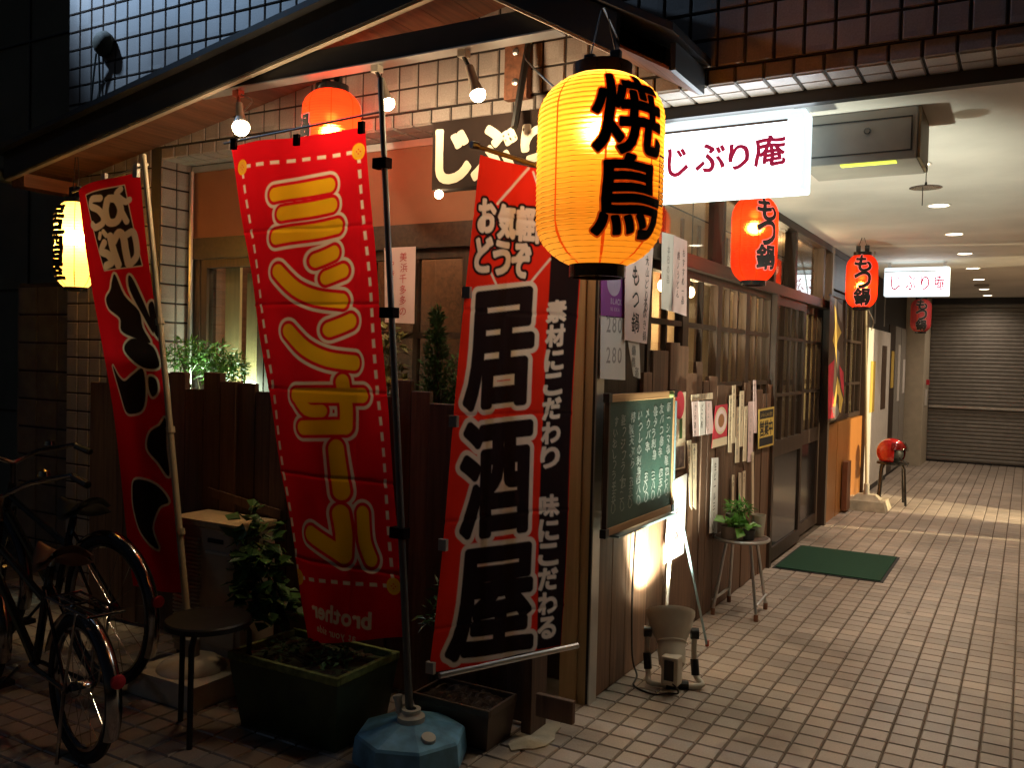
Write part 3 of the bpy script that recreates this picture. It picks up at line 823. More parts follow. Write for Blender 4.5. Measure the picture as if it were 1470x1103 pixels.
# sliding doors: glazed above, panelled below
for y0, y1, xx in ((3.12, 4.16, -0.03), (4.10, 5.1, -0.075)):
    t = 0.07
    d = MB().box((xx - 0.02, y0, 0.02), (xx + 0.02, y0 + t, 1.999)).box((xx - 0.02, y1 - t, 0.02), (xx + 0.02, y1, 1.999)).box((xx - 0.02, y0 + t, 0.02), (xx + 0.02, y1 - t, 0.12)).box((xx - 0.02, y0 + t, 0.80), (xx + 0.02, y1 - t, 0.92)).box((xx - 0.02, y0 + t, 1.93), (xx + 0.02, y1 - t, 1.999)).build('door', 'dark_wood', shop)
    for i in range(3):
        yy = y0 + t + (y1 - y0 - 2 * t) * (i + 1) / 4
        MB().box((xx - 0.01, yy - 0.01, 0.92), (xx + 0.016, yy + 0.01, 1.93)).build('mullion', 'dark_wood', d)
    for zz in (1.26, 1.69): MB().box((xx - 0.012, y0 + t, zz - 0.012), (xx + 0.0175, y1 - t, zz + 0.012)).build('rail', 'dark_wood', d)
    MB().box((xx - 0.004, y0 + t, 0.92), (xx, y1 - t, 1.93)).build('pane', 'glass', d)
    MB().box((xx - 0.006, y0 + t, 0.12), (xx + 0.006, y1 - t, 0.80)).build('kick_panel', 'black_gloss', d)
    MB().box((xx + 0.0205, y0 + 0.02, 0.95), (xx + 0.026, y0 + 0.05, 1.1)).build('handle', 'steel', d)
MB().box((-0.095, 5.1, 0.0), (0.014, 5.17, CEIL - 0.061)).build('door_post', 'dark_wood', shop)
# transom: wide panes reflecting the arcade, broken by posts
for y0, y1 in ((0.075, 0.60), (0.66, 1.70), (1.76, 2.95), (3.01, 3.62), (3.68, 4.72), (4.78, 5.09)):
    f = MB().box((-0.05, y0, 2.076), (-0.046, y1, CEIL - 0.061)).build('transom_pane', 'glass', shop)
for yv in (0.60, 1.70, 2.95, 3.62, 4.72):
    MB().box((-0.08, yv + 0.001, 2.076), (0.008, yv + 0.059, CEIL - 0.061)).build('transom_post', 'dark_wood', shop)
# beyond the door: orange panelling with a window over it
for y0, y1 in ((5.175, 5.72), (5.725, 6.25), (6.255, 7.2)):
    MB().box((-0.05, y0, 0.0), (-0.005 + 0.004 * (y0 > 5.7), y1, 0.93)).build('panel', 'orange_wood', shop)
lattice(5.18, 6.1, 0.94, 2.2, 2, (1.3, 1.75)); lattice(6.1, 7.18, 0.94, 2.2, 2, (1.3, 1.75))
MB().box((-0.06, 5.175, 2.21), (0.005, 7.2, CEIL - 0.061)).build('over_panel', 'dark_wood_h', shop)
MB().box((-0.2, 7.2, 0), (0.03, 7.25, CEIL - 0.001)).build('end_post', 'dark_wood', shop)
# far shops: white panel with posters, then dark doors
wp = thing('white_wall_panel', (0, 8.2, 0), 'white painted wall panel with two narrow posters past the helmet', 'wall panel')
MB().box((-0.15, 7.26, 0.07), (0.02, 9.2, 1.93)).build('panel', 'white_paint', wp)
MB().box((-0.15, 7.26, 0.0), (0.012, 9.2, 0.069)).build('skirting', 'fascia', wp)
MB().box((0.021, 7.55, 0.95), (0.026, 7.9, 1.55)).build('poster', 'yellow', wp)
MB().box((0.021, 8.45, 0.95), (0.026, 8.85, 1.75)).build('poster', 'brown_pot', wp)
dk = thing('dark_shopfront', (0, 10.2, 0), 'closed dark doorway with notices beyond the white panel', 'shopfront')
MB().box((-0.25, 9.2, 0), (-0.02, 11.2, CEIL - 0.001)).build('wall', 'fascia', dk)
MB().box((-0.25, 7.26, 1.935), (-0.01, 9.2, CEIL - 0.001)).build('upper_wall', 'fascia', dk)
for y0 in (9.25, 9.9, 10.55): MB().box((-0.02, y0, 0.05), (0.0, y0 + 0.6, 2.05)).build('door', 'grey_unit' if y0 > 9.8 else 'dark_wood', dk)
for y0, z0, z1, m in ((9.5, 1.2, 1.7, 'yellow'), (10.2, 1.0, 1.8, 'white_paint'), (10.8, 1.1, 1.6, 'paper')):
    MB().box((0.001, y0, z0), (0.006, y0 + 0.25, z1)).build('notice', m, dk)
for yv in (7.9, 8.7): MB().box((-0.009, yv, 2.0), (0.0, yv + 0.06, 2.5)).build('slat', 'grey_unit', dk)
# street side, recessed storefront behind the lintel
YF = 0.22
MB().box((-2.80, YF, 2.165), (-0.15, YF + 0.04, LINT - 0.002)).build('plaster_panel', 'warm_plaster', shop)
MB().box((-2.80, YF - 0.03, 2.04), (-0.15, YF + 0.05, 2.164)).build('front_head_beam', 'dark_wood_h', shop)
MB().box((-2.80, YF - 0.01, 2.56), (-0.15, YF - 0.001, 2.597)).build('front_trim', 'alu', shop)
MB().box((-2.80, YF - 0.02, 0.0), (-0.15, YF + 0.04, 1.18)).build('front_base', 'dark_wood', shop)
def flattice(x0, x1, z0, z1, vb, hb, extra=None):
    t = 0.05; y = YF
    f = MB().box((x0, y, z0), (x0 + t, y + 0.05, z1)).box((x1 - t, y, z0), (x1, y + 0.05, z1)).box((x0 + t, y, z0), (x1 - t, y + 0.05, z0 + t)).box((x0 + t, y, z1 - t), (x1 - t, y + 0.05, z1)).build('window', 'dark_wood', shop)
    for i in range(vb):
        xx = x0 + (x1 - x0) * (i + 1) / (vb + 1)
        MB().box((xx - 0.013, y + 0.004, z0 + t), (xx + 0.013, y + 0.034, z1 - t)).build('mullion', 'dark_wood', f)
    for zz in hb: MB().box((x0 + t, y + 0.002, zz - 0.016), (x1 - t, y + 0.036, zz + 0.016)).build('rail', 'dark_wood', f)
    MB().box((x0 + t, y + 0.018, z0 + t), (x1 - t, y + 0.022, z1 - t)).build('pane', 'glass', f)
flattice(-2.72, -2.20, 1.18, 2.039, 0, ()); flattice(-2.19, -1.48, 1.18, 2.039, 1, (1.6,)); flattice(-1.47, -0.80, 1.18, 2.039, 1, (1.6,)); flattice(-0.79, -0.16, 1.18, 2.039, 1, (1.6,))
MB().box((-2.80, YF - 0.005, 1.18), (-2.725, YF + 0.05, 2.039)).build('jamb', 'dark_wood', shop)
MB().path([(-2.775, YF - 0.03, 1.2), (-2.775, YF - 0.03, 2.56)], 0.014, 8).build('drain_pipe', 'steel', shop)
# pale boards standing inside the left window
for x0, x1, z1 in ((-2.62, -2.50, 2.0), (-2.44, -2.30, 1.96)):
    MB().box((x0, YF + 0.10, 0.9), (x1, YF + 0.12, z1)).build('inner_board', 'pale_wood', shop)
# rooms behind the glass
MB().box((-2.8, 0.95, 0.0), (-0.6, 1.0, 2.55)).build('room_partition', 'soffit', shop)
MB().box((-0.60, 0.95, 0.0), (-0.55, 7.1, 2.55)).build('room_partition', 'room', shop)
for i in range(16):
    y0 = 1.05 + i * 0.37
    MB().box((-0.549, y0, 0.0), (-0.535, y0 + 0.05, 2.5)).build('batten', 'plank', shop)
MB().box((-0.549, 1.0, 1.28), (-0.53, 7.0, 1.33)).build('dado_rail', 'plank', shop)
MB().box((-2.81, 0.29, 2.561), (-0.11, 0.94, 2.59)).build('room_ceiling', 'room', shop)
MB().box((-0.549, 0.95, 2.561), (-0.11, 7.1, 2.583)).build('room_ceiling', 'room', shop)
MB().box((-2.85, 0.42, 0.0), (-2.811, 0.95, 2.55)).build('room_partition', 'soffit', shop)
MB().box((-0.549, 7.05, 0.0), (-0.11, 7.1, 2.55)).build('room_partition', 'room', shop)
for i, (y, z) in enumerate(((1.62, 1.95), (2.15, 1.95))):
    pd = thing('pendant_lamp', (-0.33, y, z), ['small lit pendant bulb behind the lattice window nearest the corner', 'small lit pendant bulb behind the second lattice window'][i], 'lamp', 'pendant bulbs inside')
    MB().path([(-0.33, y, z + 0.06), (-0.33, y, 2.56)], 0.004, 5).build('cord', 'cable', pd)
    MB().lathe([(0.012, 0.09), (0.016, 0.06), (0.02, 0.05)], (-0.33, y, z - 0.01), n=10).build('socket', 'black', pd)
    MB().ball((-0.33, y, z), 0.028, 12, (1, 1, 1.3)).build('bulb', emit('pendant_bulb%d' % i, (1.0, 0.72, 0.35), 22), pd, True)
    lamp('pendant_light', 'POINT', (-0.3, y, z - 0.12), ROOM_E * 1.0, (1.0, 0.68, 0.36), pd, shadow_soft_size=0.05)
rl = thing('room_lamp', (-1.6, 0.6, 2.5), 'warm lamp inside the room behind the front window', 'lamp')
MB().lathe([(0.09, 0), (0.09, 0.03)], (-1.6, 0.6, 2.53), n=20).build('shade', emit('room_glow', (1.0, 0.75, 0.4), 3), rl)
lamp('room_light', 'POINT', (-1.6, 0.6, 2.44), ROOM_E * 1.5, (1.0, 0.7, 0.38), rl, shadow_soft_size=0.08)
dl2 = thing('window_lamp', (-2.45, 0.6, 1.7), 'cool white tube lighting the pale boards in the left window', 'lamp')
MB().path([(-2.68, 0.45, 1.3), (-2.68, 0.45, 1.95)], 0.012, 8).build('tube', emit('tube_glow', (0.85, 1.0, 0.75), 6), dl2)
lamp('tube_light', 'POINT', (-2.40, 0.17, 1.28), 12.0, (0.8, 1.0, 0.72), dl2, shadow_soft_size=0.05)  # set before the glass, away from the tube, to brighten the shrub
lamp('tube_light', 'POINT', (-0.33, 4.3, 2.3), ROOM_E * 1.6, (1.0, 0.72, 0.42), pd, shadow_soft_size=0.05)  # added warm fill behind the sliding doors

# street lamp up on the left, outside the picture: it is what lights the upper tiles blue
sl_ = thing('street_lamp', (-4.75, -1.05, 0), 'street lamp left of the shop shining on the upper tiles', 'street lamp')
MB().path([(-4.75, -1.05, 0), (-4.75, -1.05, 4.9), (-4.55, -0.85, 5.05), (-4.35, -0.65, 5.0)], [0.05, 0.04, 0.03, 0.025], 10).build('post', 'grey_pole', sl_)
MB().lathe([(0.04, 0.06), (0.12, 0.0), (0.13, -0.06)], (-4.35, -0.65, 4.95), n=20, cap1=False).build('shade', 'grey_pole', sl_, True)
MB().ball((-4.35, -0.65, 4.9), 0.06, 14).build('bulb', emit('street_bulb', (0.6, 0.8, 1.0), 8), sl_, True)
lamp('street_light', 'SPOT', (-4.35, -0.65, 4.80), STREET_E, (0.42, 0.66, 1.0), sl_, spot_size=math.radians(78), spot_blend=0.7, shadow_soft_size=0.06, aim=(-2.7, 0.35, 4.0))

# ================================================================== LAMPS OF THE PLACE
# ------------------------------------------------------------------ ceiling downlights
DLY = (1.75, 3.14, 4.61, 6.03, 7.46, 8.86, 10.4, 11.6)  # first one is unseen behind the ceiling unit, standing in for light near the front
names = ['nearest', 'second', 'third', 'fourth', 'fifth', 'sixth', 'seventh', 'farthest']
for i, y in enumerate(DLY):
    t = thing('ceiling_downlight', (1.04, y, CEIL), 'round recessed downlight in the arcade ceiling, %s of the row' % names[i], 'light', 'arcade ceiling downlights')
    MB().lathe([(0.062, -0.001), (0.075, -0.006), (0.078, -0.001)], (1.04, y, CEIL), n=28, cap0=False, cap1=False).build('trim_ring', 'white_paint', t, True)
    MB().lathe([(0.061, 0), (0.0605, 0.001)], (1.04, y, CEIL - 0.004), n=28).build('diffuser', emit('downlight_glow', (1.0, 0.88, 0.66), 7.0) if i == 0 else bpy.data.materials['downlight_glow'], t)
    lamp('downlight', 'SPOT', (1.04, y, CEIL - 0.012), DL_E[i], (1.0, 0.79, 0.60), t, spot_size=math.radians(150), spot_blend=0.9, shadow_soft_size=0.05, aim=(1.04, y, 0))
sd = thing('smoke_detector', (1.2, 9.6, CEIL), 'small dark round detector on the far arcade ceiling', 'detector')
MB().lathe([(0.09, 0), (0.09, -0.02), (0.05, -0.035)], (1.04, 9.65, CEIL), n=20).build('body', 'grey_unit', sd, True)

# ------------------------------------------------------------------ light boxes
def lightbox(x0, x1, y, z0, z1, dep, label, face_e, side_e, chars, cs):
    t = thing('light_box_sign', ((x0 + x1) / 2, y, z1), label, 'sign', 'lit white box signs')
    fr = 0.016
    MB().box((x0, y + 0.004, z0), (x1, y + dep, z1), 0.012).build('case', emit('case_glow', (0.80, 0.95, 1.0), side_e), t, True)
    MB().box((x0 + fr, y, z0 + fr), (x1 - fr, y + 0.0035, z1 - 0.05)).build('face', emit('face_glow', (0.86, 0.95, 1.0), face_e), t)
    MB().box((x0 + 0.01, y - 0.003, z1 - 0.052), (x1 - 0.07, y + 0.003, z1 - 0.042)).build('seam', 'grey_unit', t)
    MB().box((x0 + 0.03, y + dep * 0.4, z1), (x0 + 0.06, y + dep * 0.6, CEIL)).box((x1 - 0.06, y + dep * 0.4, z1), (x1 - 0.03, y + dep * 0.6, CEIL)).build('hanger', 'steel', t)
    P = Print(lambda a, b, h: (a, y - 0.001 - h, b))
    for ch, q in chars: P.char(ch, q, 0.001, cs, rough=0.02)
    P.build('lettering', emit('red_letter', (0.75, 0.03, 0.14), 0.25), t)
    return t
LBY = 0.33
def lbq(x0, y0, x1, y1, dy, yy=LBY):
    """photo box -> sign coordinates, text climbing to the right by dy"""
    r = []
    for px, py in ((x0, y0), (x1, y0 - dy), (x1, y1 - dy), (x0, y1)):
        p = at(px, py, 1, yy); r.append((p.x, p.z))
    return r
a = at(950, 293, 1, LBY); b = at(1156, 153, 1, LBY); a2 = at(1156, 271, 1, LBY)
lx0, lx1, lz0, lz1 = a.x - 0.06, b.x, a2.z, b.z
sg = 0.1565
def z6(x, y): return (950 + x * sg, 150 + y * sg)
ch = []
for c_, (x0, y0, x1, y1, d) in zip('じぶり庵', ((60, 415, 235, 665, 4), (310, 385, 575, 625, 5), (620, 375, 800, 600, 4), (850, 305, 1130, 575, 5))):
    p, q = z6(x0, y0), z6(x1, y1); ch.append((c_, lbq(p[0], p[1], q[0], q[1], d)))
lightbox(lx0, lx1, LBY, lz0, lz1, 0.16, 'large lit white box sign with red lettering behind the big yellow lantern', 4.0, 1.1, ch, 0.004)
Y2 = 6.6
a = at(1268, 425, 1, Y2); b = at(1363, 382, 1, Y2); a2 = at(1363, 425, 1, Y2)
ch = []
for c_, (x0, x1) in zip('じぶり庵', ((1279, 1292), (1300, 1314), (1322, 1334), (1341, 1356))):
    ch.append((c_, lbq(x0, 396, x1, 416, 0.5, Y2)))
lightbox(a.x, b.x, Y2, (a.z + a2.z) / 2, b.z, 0.16, 'smaller lit white box sign farther down the arcade', 4.0, 0.9, ch, 0.002)
lamp('box_light', 'AREA', (0.5, LBY - 0.03, 2.38), 4.0, (0.85, 0.94, 1.0), bpy.data.objects['light_box_sign'], shape='RECTANGLE', size=0.6, size_y=0.3, aim=(0.5, -1, 2.38))

# ------------------------------------------------------------------ paper lanterns
def lantern(c, R, H, name_label, paper, bulb_e, bulb_c, text=None, tcol='ink', ocol=None, az=0.0, cell=None, ring=0.55, nrib=34, seams=8, group='paper lanterns', hang=None, bold=0.006, obold=0.012, lit=True, bz=0.1, stamp=False, tz=0.0, powr=0.5):
    """barrel shaped paper lantern: corrugated shade, spiral rib, black rings, bulb"""
    c = Vector(c)
    t = thing('paper_lantern', (c.x, c.y, c.z - H / 2), name_label, 'lantern', group)
    def rad(h):                                        # h from -1 (bottom) to 1 (top)
        e = abs(h)
        k = 1.0 if e < 0.55 else math.sqrt(max(0.0, 1 - ((e - 0.55) / 0.45) ** 2 * (1 - ring ** 2)))
        return R * k * (1 - 0.015 * h * h)
    prof = []
    n = nrib * 3
    for i in range(n + 1):
        h = -1 + 2 * i / n
        prof.append((rad(h) + 0.0016 * math.cos(i / 3 * 2 * PI) * (R / 0.23), h * H / 2))
    MB().lathe(prof, c, n=40, cap0=False, cap1=False).build('paper_shade', paper, t, True)
    sp = []
    turns = nrib
    for i in range(turns * 20 + 1):
        h = -1 + 2 * i / (turns * 20); a_ = 2 * PI * i / 20
        r = rad(h) + 0.0005
        sp.append((c.x + math.cos(a_) * r, c.y + math.sin(a_) * r, c.z + h * H / 2))
    MB().path(sp, 0.0013 * (R / 0.23), 3).build('rib_wire', 'rib', t)
    for k in range(seams):
        a0 = az + PI / seams + 2 * PI * k / seams
        P = Print(lambda a_, b_, h_: (c.x + math.cos(a0 + a_) * (rad(b_) + 0.003 + h_), c.y + math.sin(a0 + a_) * (rad(b_) + 0.003 + h_), c.z + b_ * H / 2))
        m = 20; wv = 0.030
        pts = [(s * wv / 2 * (1 if -0.7 < -1 + 2 * i / m else 1.9), -1 + 2 * i / m) for i in range(m + 1) for s in (-1, 1)]
        P.tri(pts, [(2 * i, 2 * i + 1, 2 * i + 3, 2 * i + 2) for i in range(m)], 0)
        P.build('seam', 'lan_seam', t)
    rr = R * ring
    for s in (-1, 1):
        zz = c.z + s * H / 2
        MB().lathe([(rr * 0.9, -0.002), (rr * 1.04, -0.002), (rr * 1.04, 0.035 * R / 0.23 + 0.008), (rr * 0.9, 0.035 * R / 0.23 + 0.008)] if s > 0 else [(rr * 0.86, 0.002), (rr * 1.0, 0.002), (rr * 1.0, -0.045 * R / 0.23), (rr * 0.86, -0.045 * R / 0.23)], (c.x, c.y, zz), n=32, cap0=False, cap1=False).build('ring', 'black_gloss', t, True)
    MB().lathe([(0, 0.03), (rr * 0.88, 0.03), (rr * 0.88, 0.034), (0, 0.034)], (c.x, c.y, c.z + H / 2 - 0.015), n=24, cap0=False, cap1=False).build('cap', 'black', t)
    for s in (-1, 1): MB().box((c.x + s * rr * 0.5 - 0.018, c.y - 0.012, c.z + H / 2 + 0.02), (c.x + s * rr * 0.5 + 0.018, c.y + 0.012, c.z + H / 2 + 0.085), 0.004).build('clip', 'black', t)
    if hang:
        for s in (-1, 1): MB().path([(c.x + s * rr * 0.5, c.y, c.z + H / 2 + 0.07), (c.x + s * 0.01, c.y, hang)], 0.0025, 5).build('wire', 'cable', t)
    if lit:
        MB().ball((c.x, c.y, c.z + bz * H + 0.075), 0.022, 12).build('bulb', emit('lantern_bulb', bulb_c, 2.5), t, True)
        lamp('lantern_bulb_light', 'POINT', (c.x, c.y, c.z + bz * H), bulb_e, bulb_c, t, shadow_soft_size=0.03)
    if text:
        def surf(a_, b_, h_):
            hh = max(-1, min(1, b_ / (H / 2))); r = rad(hh) + 0.0035 + h_; an = az + a_ / R
            return (c.x + math.cos(an) * r, c.y + math.sin(an) * r, c.z + b_)
        P = Print(surf); Q = Print(surf)
        cw, chh = cell; k = len(text)
        for i, cq in enumerate(text):
            z1 = tz + chh * (k / 2 - i) * 1.04; q = box_quad(-cw / 2, z1, cw / 2, z1 - chh)
            P.char(cq, q, 0.003, bold, rough=0.012)
            if ocol: Q.char(cq, q, 0.0012, obold, rough=0.012)
        P.build('lettering', tcol, t)
        if ocol: Q.build('letter_outline', ocol, t)
        if stamp:
            S = Print(surf); F = Print(surf)
            x0, x1, z0, z1 = cw * 0.52, cw * 0.66, -chh * 0.55 + tz, chh * 0.08 + tz
            for e0, e1 in (((x0, z0), (x1, z0)), ((x1, z0), (x1, z1)), ((x1, z1), (x0, z1)), ((x0, z1), (x0, z0))): S.blob([e0, e1], 0.003, 0.003, 4)
            column(S, '炭火焼', (x0 + x1) / 2, z1 - 0.008, (z1 - z0) * 0.30, 0.003, step=1.05, wid=0.7)
            S.build('stamp', 'ink', t)
    return t
def cam_az(p):
    return math.atan2(CAM.y - p.y, CAM.x - p.x)
M['lan_yellow'] = paper_lamp('lantern_paper_yellow', (0.80, 0.36, 0.035), (1.0, 0.36, 0.02), LAN['y'], direct=(1.0, 0.84, 0.34), share=0.45, rr=0.66)
M['lan_red'] = paper_lamp('lantern_paper_red', (0.55, 0.022, 0.006), (1.0, 0.04, 0.012), LAN['r'], direct=(1.0, 0.55, 0.14), share=0.34, rr=0.55)
M['lan_cream'] = paper_lamp('lantern_paper_cream', (0.92, 0.62, 0.17), (1.0, 0.58, 0.12), LAN['c'], direct=(1.0, 0.9, 0.55), share=0.4, rr=0.6)
M['lan_unlit'] = mat('unlit_red_paper', (0.34, 0.02, 0.03), 0.7)
LY = -0.72
c = at(861, 250, 1, LY); e0 = at(768, 250, 1, LY); e1 = at(953, 250, 1, LY)
# the silhouette half-width in the photo is measured across the sight line
def half_w(px0, px1, p):
    q = proj(p); return (px1 - px0) / 2 / FPX * q[2] / math.sqrt(1 + ((q[0] - CX) / FPX) ** 2) * 0.985
def hgt(py0, py1, p):
    q = proj(p); return (py1 - py0) / FPX * q[2]
c.z = at(861, 247, 1, LY).z
R_ = half_w(768, 953, c); H_ = hgt(116, 384, c)
lantern(c, R_, H_, 'big glowing yellow lantern with bold black lettering hanging at the corner', 'lan_yellow', LAN['yb'], (1.0, 0.62, 0.22), '焼鳥', 'ink', paper_lamp('orange_outline', (0.50, 0.10, 0.01), (1.0, 0.16, 0.01), 0.16, False), cam_az(c) + 0.47, (R_ * 1.14, H_ * 0.40), ring=0.45, nrib=38, hang=2.68, bold=0.0065, obold=0.0125, bz=0.2, stamp=True, tz=0.012)
la = bpy.data.objects['paper_lantern']
MB().path([(0.22, YB + 0.02, 2.70), (c.x, c.y - 0.01, 2.685)], 0.004, 6).build('hook_arm', 'black', la)
c = at(1083, 345, 1, 1.45); c.z = at(1083, 344, 1, 1.45).z
lantern(c, half_w(1049, 1117, c), hgt(285, 404, c), 'glowing red lantern hanging just behind the large box sign', 'lan_red', LAN['rb'], (1.0, 0.55, 0.2), 'もつ鍋', 'ink', paper_lamp('pink_outline', (0.85, 0.45, 0.38), (1.0, 0.32, 0.26), 0.45, False), cam_az(c) + 0.55, (0.105, 0.125), nrib=34, seams=8, hang=CEIL, bold=0.005, obold=0.010, bz=0.13, tz=0.02)
c = at(1237, 404, 1, 4.6); 
lantern(c, half_w(1214, 1261, c), hgt(367, 441, c), 'glowing red lantern hanging over the sliding door', 'lan_red', LAN['rb2'], (1.0, 0.55, 0.2), 'もつ鍋', 'ink', bpy.data.materials['pink_outline'], cam_az(c) + 0.05, (0.125, 0.135), nrib=34, hang=CEIL, bold=0.006, obold=0.011, bz=-0.1)
c = at(1322, 453, 1, 7.9)
lantern(c, half_w(1307, 1338, c), hgt(430, 476, c), 'unlit dark red lantern hanging near the roller shutter', 'lan_unlit', 0, (1, 1, 1), 'もつ鍋', 'ink', 'grey_ink', cam_az(c) + 0.05, (0.11, 0.115), nrib=30, hang=CEIL, bold=0.005, obold=0.008, lit=False)
c = at(476, 174, 1, -0.17)
lantern(c, half_w(433, 519, c), hgt(132, 218, c) * 1.35, 'glowing red lantern half hidden behind the sewing banner', 'lan_red', LAN['mb'], (1.0, 0.6, 0.25), '鍋', 'ink', bpy.data.materials['pink_outline'], cam_az(c) - 1.2, (0.11, 0.12), nrib=30, hang=BEAM_Z + 0.1, bold=0.005, obold=0.010, bz=-0.02)
bpy.data.objects['paper_lantern.004'].location.z -= 0.055
c = at(109, 352, 1, -0.55)
lantern(c, half_w(79, 143, c), hgt(292, 413, c), 'bright yellow lantern under the left eave behind a banner', 'lan_cream', LAN['cb'], (1.0, 0.72, 0.34), '居酒屋', 'ink', None, cam_az(c) - 1.25, (0.14, 0.125), nrib=30, hang=2.5, bold=0.006, bz=0.08)
# ------------------------------------------------------------------ spotlights clipped to the tie beam
M['spot_bulb'] = emit('spot_bulb', (1.0, 0.80, 0.48), 45)
SP = (((342, 140), (346, 183), 'round reflector spotlight at the left end of the beam'), ((541, 108), (556, 148), 'spotlight on the beam beside the middle lantern'), ((666, 72), (686, 135), 'spotlight on the beam above the brown sign'))
for i, (a, b, lab) in enumerate(SP):
    A = at(a[0], a[1], 1, YB + 0.085); B = at(b[0], b[1], 1, YB + 0.06 if i else YB - 0.02)
    A.z = BEAM_Z
    t = thing('spotlight', A, lab, 'spotlight', 'spotlights on the canopy beam')
    d = (B - A).normalized()
    MB().box((A.x - 0.02, A.y - 0.02, A.z - 0.03), (A.x + 0.02, A.y + 0.02, A.z)).build('clip', 'red_fixture' if i == 0 else 'white_plastic', t)
    ln = (B - A).length
    MB().path([A - Vector((0, 0, 0.028)), A + d * ln * 0.4], 0.009, 8).build('arm', 'red_fixture' if i == 0 else 'black', t)
    k = 0.034 if i != 0 else 0.042
    MB().lathe([(0.010, ln * 0.35), (0.018, ln * 0.38), (0.021, ln * 0.75), (k * 0.75, ln * 0.86), (k, ln * 0.99)], A, d, 20, True, False).build('housing', 'beige_metal', t, True)
    MB().ball(A + d * ln, k * 0.96, 18).build('bulb', 'spot_bulb', t, True)
    tgt = B + Vector(((0.1, -0.7, -1.0), (-0.15, -0.35, -1.0), (0.25, -0.05, -1.0))[i])
    dd = (tgt - B).normalized()
    lamp('spot_beam', 'POINT', B + dd * (k + 0.03), SPOT_E[i], (1.0, 0.74, 0.44), t, shadow_soft_size=0.025)
    if i == 0: MB().path([A + Vector((0.02, 0, -0.02)), A + Vector((0.09, 0.0, -0.05)), A + Vector((0.10, 0, -0.065)), A + Vector((0.02, 0, -0.12))], 0.004, 6).build('wire_clip', 'steel', t)
# little bulb under the brown sign
p = at(630, 279, 1, -0.10)
t = thing('sign_bulb', p, 'tiny lit bulb under the brown sign', 'lamp')
MB().ball(p, 0.02, 12).build('bulb', 'spot_bulb', t, True)
MB().path([p + Vector((0, 0, 0.018)), p + Vector((0, 0.02, 0.05))], 0.008, 8).build('socket', 'black', t)
lamp('sign_bulb_light', 'POINT', p + Vector((0, -0.03, -0.05)), 1.2, (1.0, 0.75, 0.45), t, shadow_soft_size=0.02)
# ------------------------------------------------------------------ brown shop sign
SGY = -0.11
a = at(621, 193, 1, SGY); b = at(621, 273, 1, SGY); r = at(835, 145, 1, SGY)
sx1 = 0.02
sg_ = thing('brown_sign_board', ((a.x + sx1) / 2, SGY, b.z), 'brown board sign with cream lettering above the front window', 'sign')
bl_ = at(608, 172, 1, SGY + 0.06)
MB().box((a.x, SGY, b.z), (sx1, SGY + 0.075, a.z + 0.055), 0.004).build('board', 'sign_brown', sg_)
P = Print(lambda u, v, h: (u, SGY - h, v))
for c_, (x0, y0, x1, y1, d) in zip('じぶり', ((628, 186, 674, 262, 3), (679, 180, 740, 262, 5), (751, 178, 792, 232, 4))):
    P.char(c_, lbq(x0, y0 + d, x1, y1, d, SGY), 0.003, 0.011)
P.char('庵', lbq(800, 172, 850, 240, 4, SGY), 0.003, 0.006)
P.build('lettering', 'sign_letter', sg_)
for xx in (a.x + 0.1, sx1 - 0.12): MB().box((xx, SGY + 0.076, a.z - 0.05), (xx + 0.03, -0.0005, a.z - 0.02)).build('bracket', 'black', sg_)
# ------------------------------------------------------------------ lobby lamp behind the openings of the side wall
lob = thing('lobby_lamp', (5.6, 6.3, 2.3), 'lamp in the lobby behind the openings of the right wall', 'lamp')
MB().ball((5.6, 6.3, 2.3), 0.08, 16).build('globe', emit('lobby_globe', (1.0, 0.82, 0.5), 20), lob, True)
lamp('lobby_light', 'SPOT', (5.49, 6.3, 2.3), LOBBY_E, (1.0, 0.80, 0.46), lob, shadow_soft_size=0.02, spot_size=math.radians(70), spot_blend=0.1, aim=(1.2, 6.3, 0.4))

# ------------------------------------------------------------------ ceiling unit and hanging plate
cu = thing('ceiling_unit', (0.95, 0.6, CEIL), 'grey metal box unit hung from the ceiling behind the box sign', 'unit')
a = at(1172, 238, 1, 0.55); b = at(1318, 160, 1, 0.55)
ux0, ux1, uz0 = a.x - 0.06, b.x, (a.z + at(1318, 226, 1, 0.55).z) / 2
MB().box((ux0, 0.56, uz0), (ux1, 0.9, CEIL - 0.001), 0.004).build('case', 'grey_unit', cu)
MB().box((ux1 + 0.001, 0.565, uz0 + 0.004), (ux1 + 0.012, 0.895, CEIL - 0.004)).build('side_panel', 'tan_unit', cu)
for q0, q1 in (((ux0 + 0.02, 0.555, uz0 + 0.035), (ux1 - 0.02, 0.5595, uz0 + 0.040)), ((ux0 + 0.02, 0.555, CEIL - 0.045), (ux1 - 0.02, 0.5595, CEIL - 0.040)), ((ux1 - 0.025, 0.555, uz0 + 0.0405), (ux1 - 0.020, 0.5595, CEIL - 0.0455))):
    MB().box(q0, q1).build('groove', 'fascia', cu)
p = at(1245, 188, 1, 0.555)
MB().lathe([(0.010, 0), (0.010, 0.004), (0.014, 0.004), (0.014, 0)], (p.x, 0.5555, p.z), (0, -1, 0), 16, False, False).build('latch', 'chrome', cu)
a = at(1206, 235, 1, 0.56); b = at(1286, 229, 1, 0.56)
MB().box((a.x, 0.561, uz0 - 0.007), (b.x, 0.60, uz0 - 0.0005)).build('indicator_strip', emit('yellow_strip', (0.75, 0.85, 0.1), 1.2), cu)
p = at(1329, 268, 1, 0.75)
hp = thing('hanging_plate', (p.x, 0.75, p.z), 'clear round plate hanging on a string under the ceiling unit', 'plate')
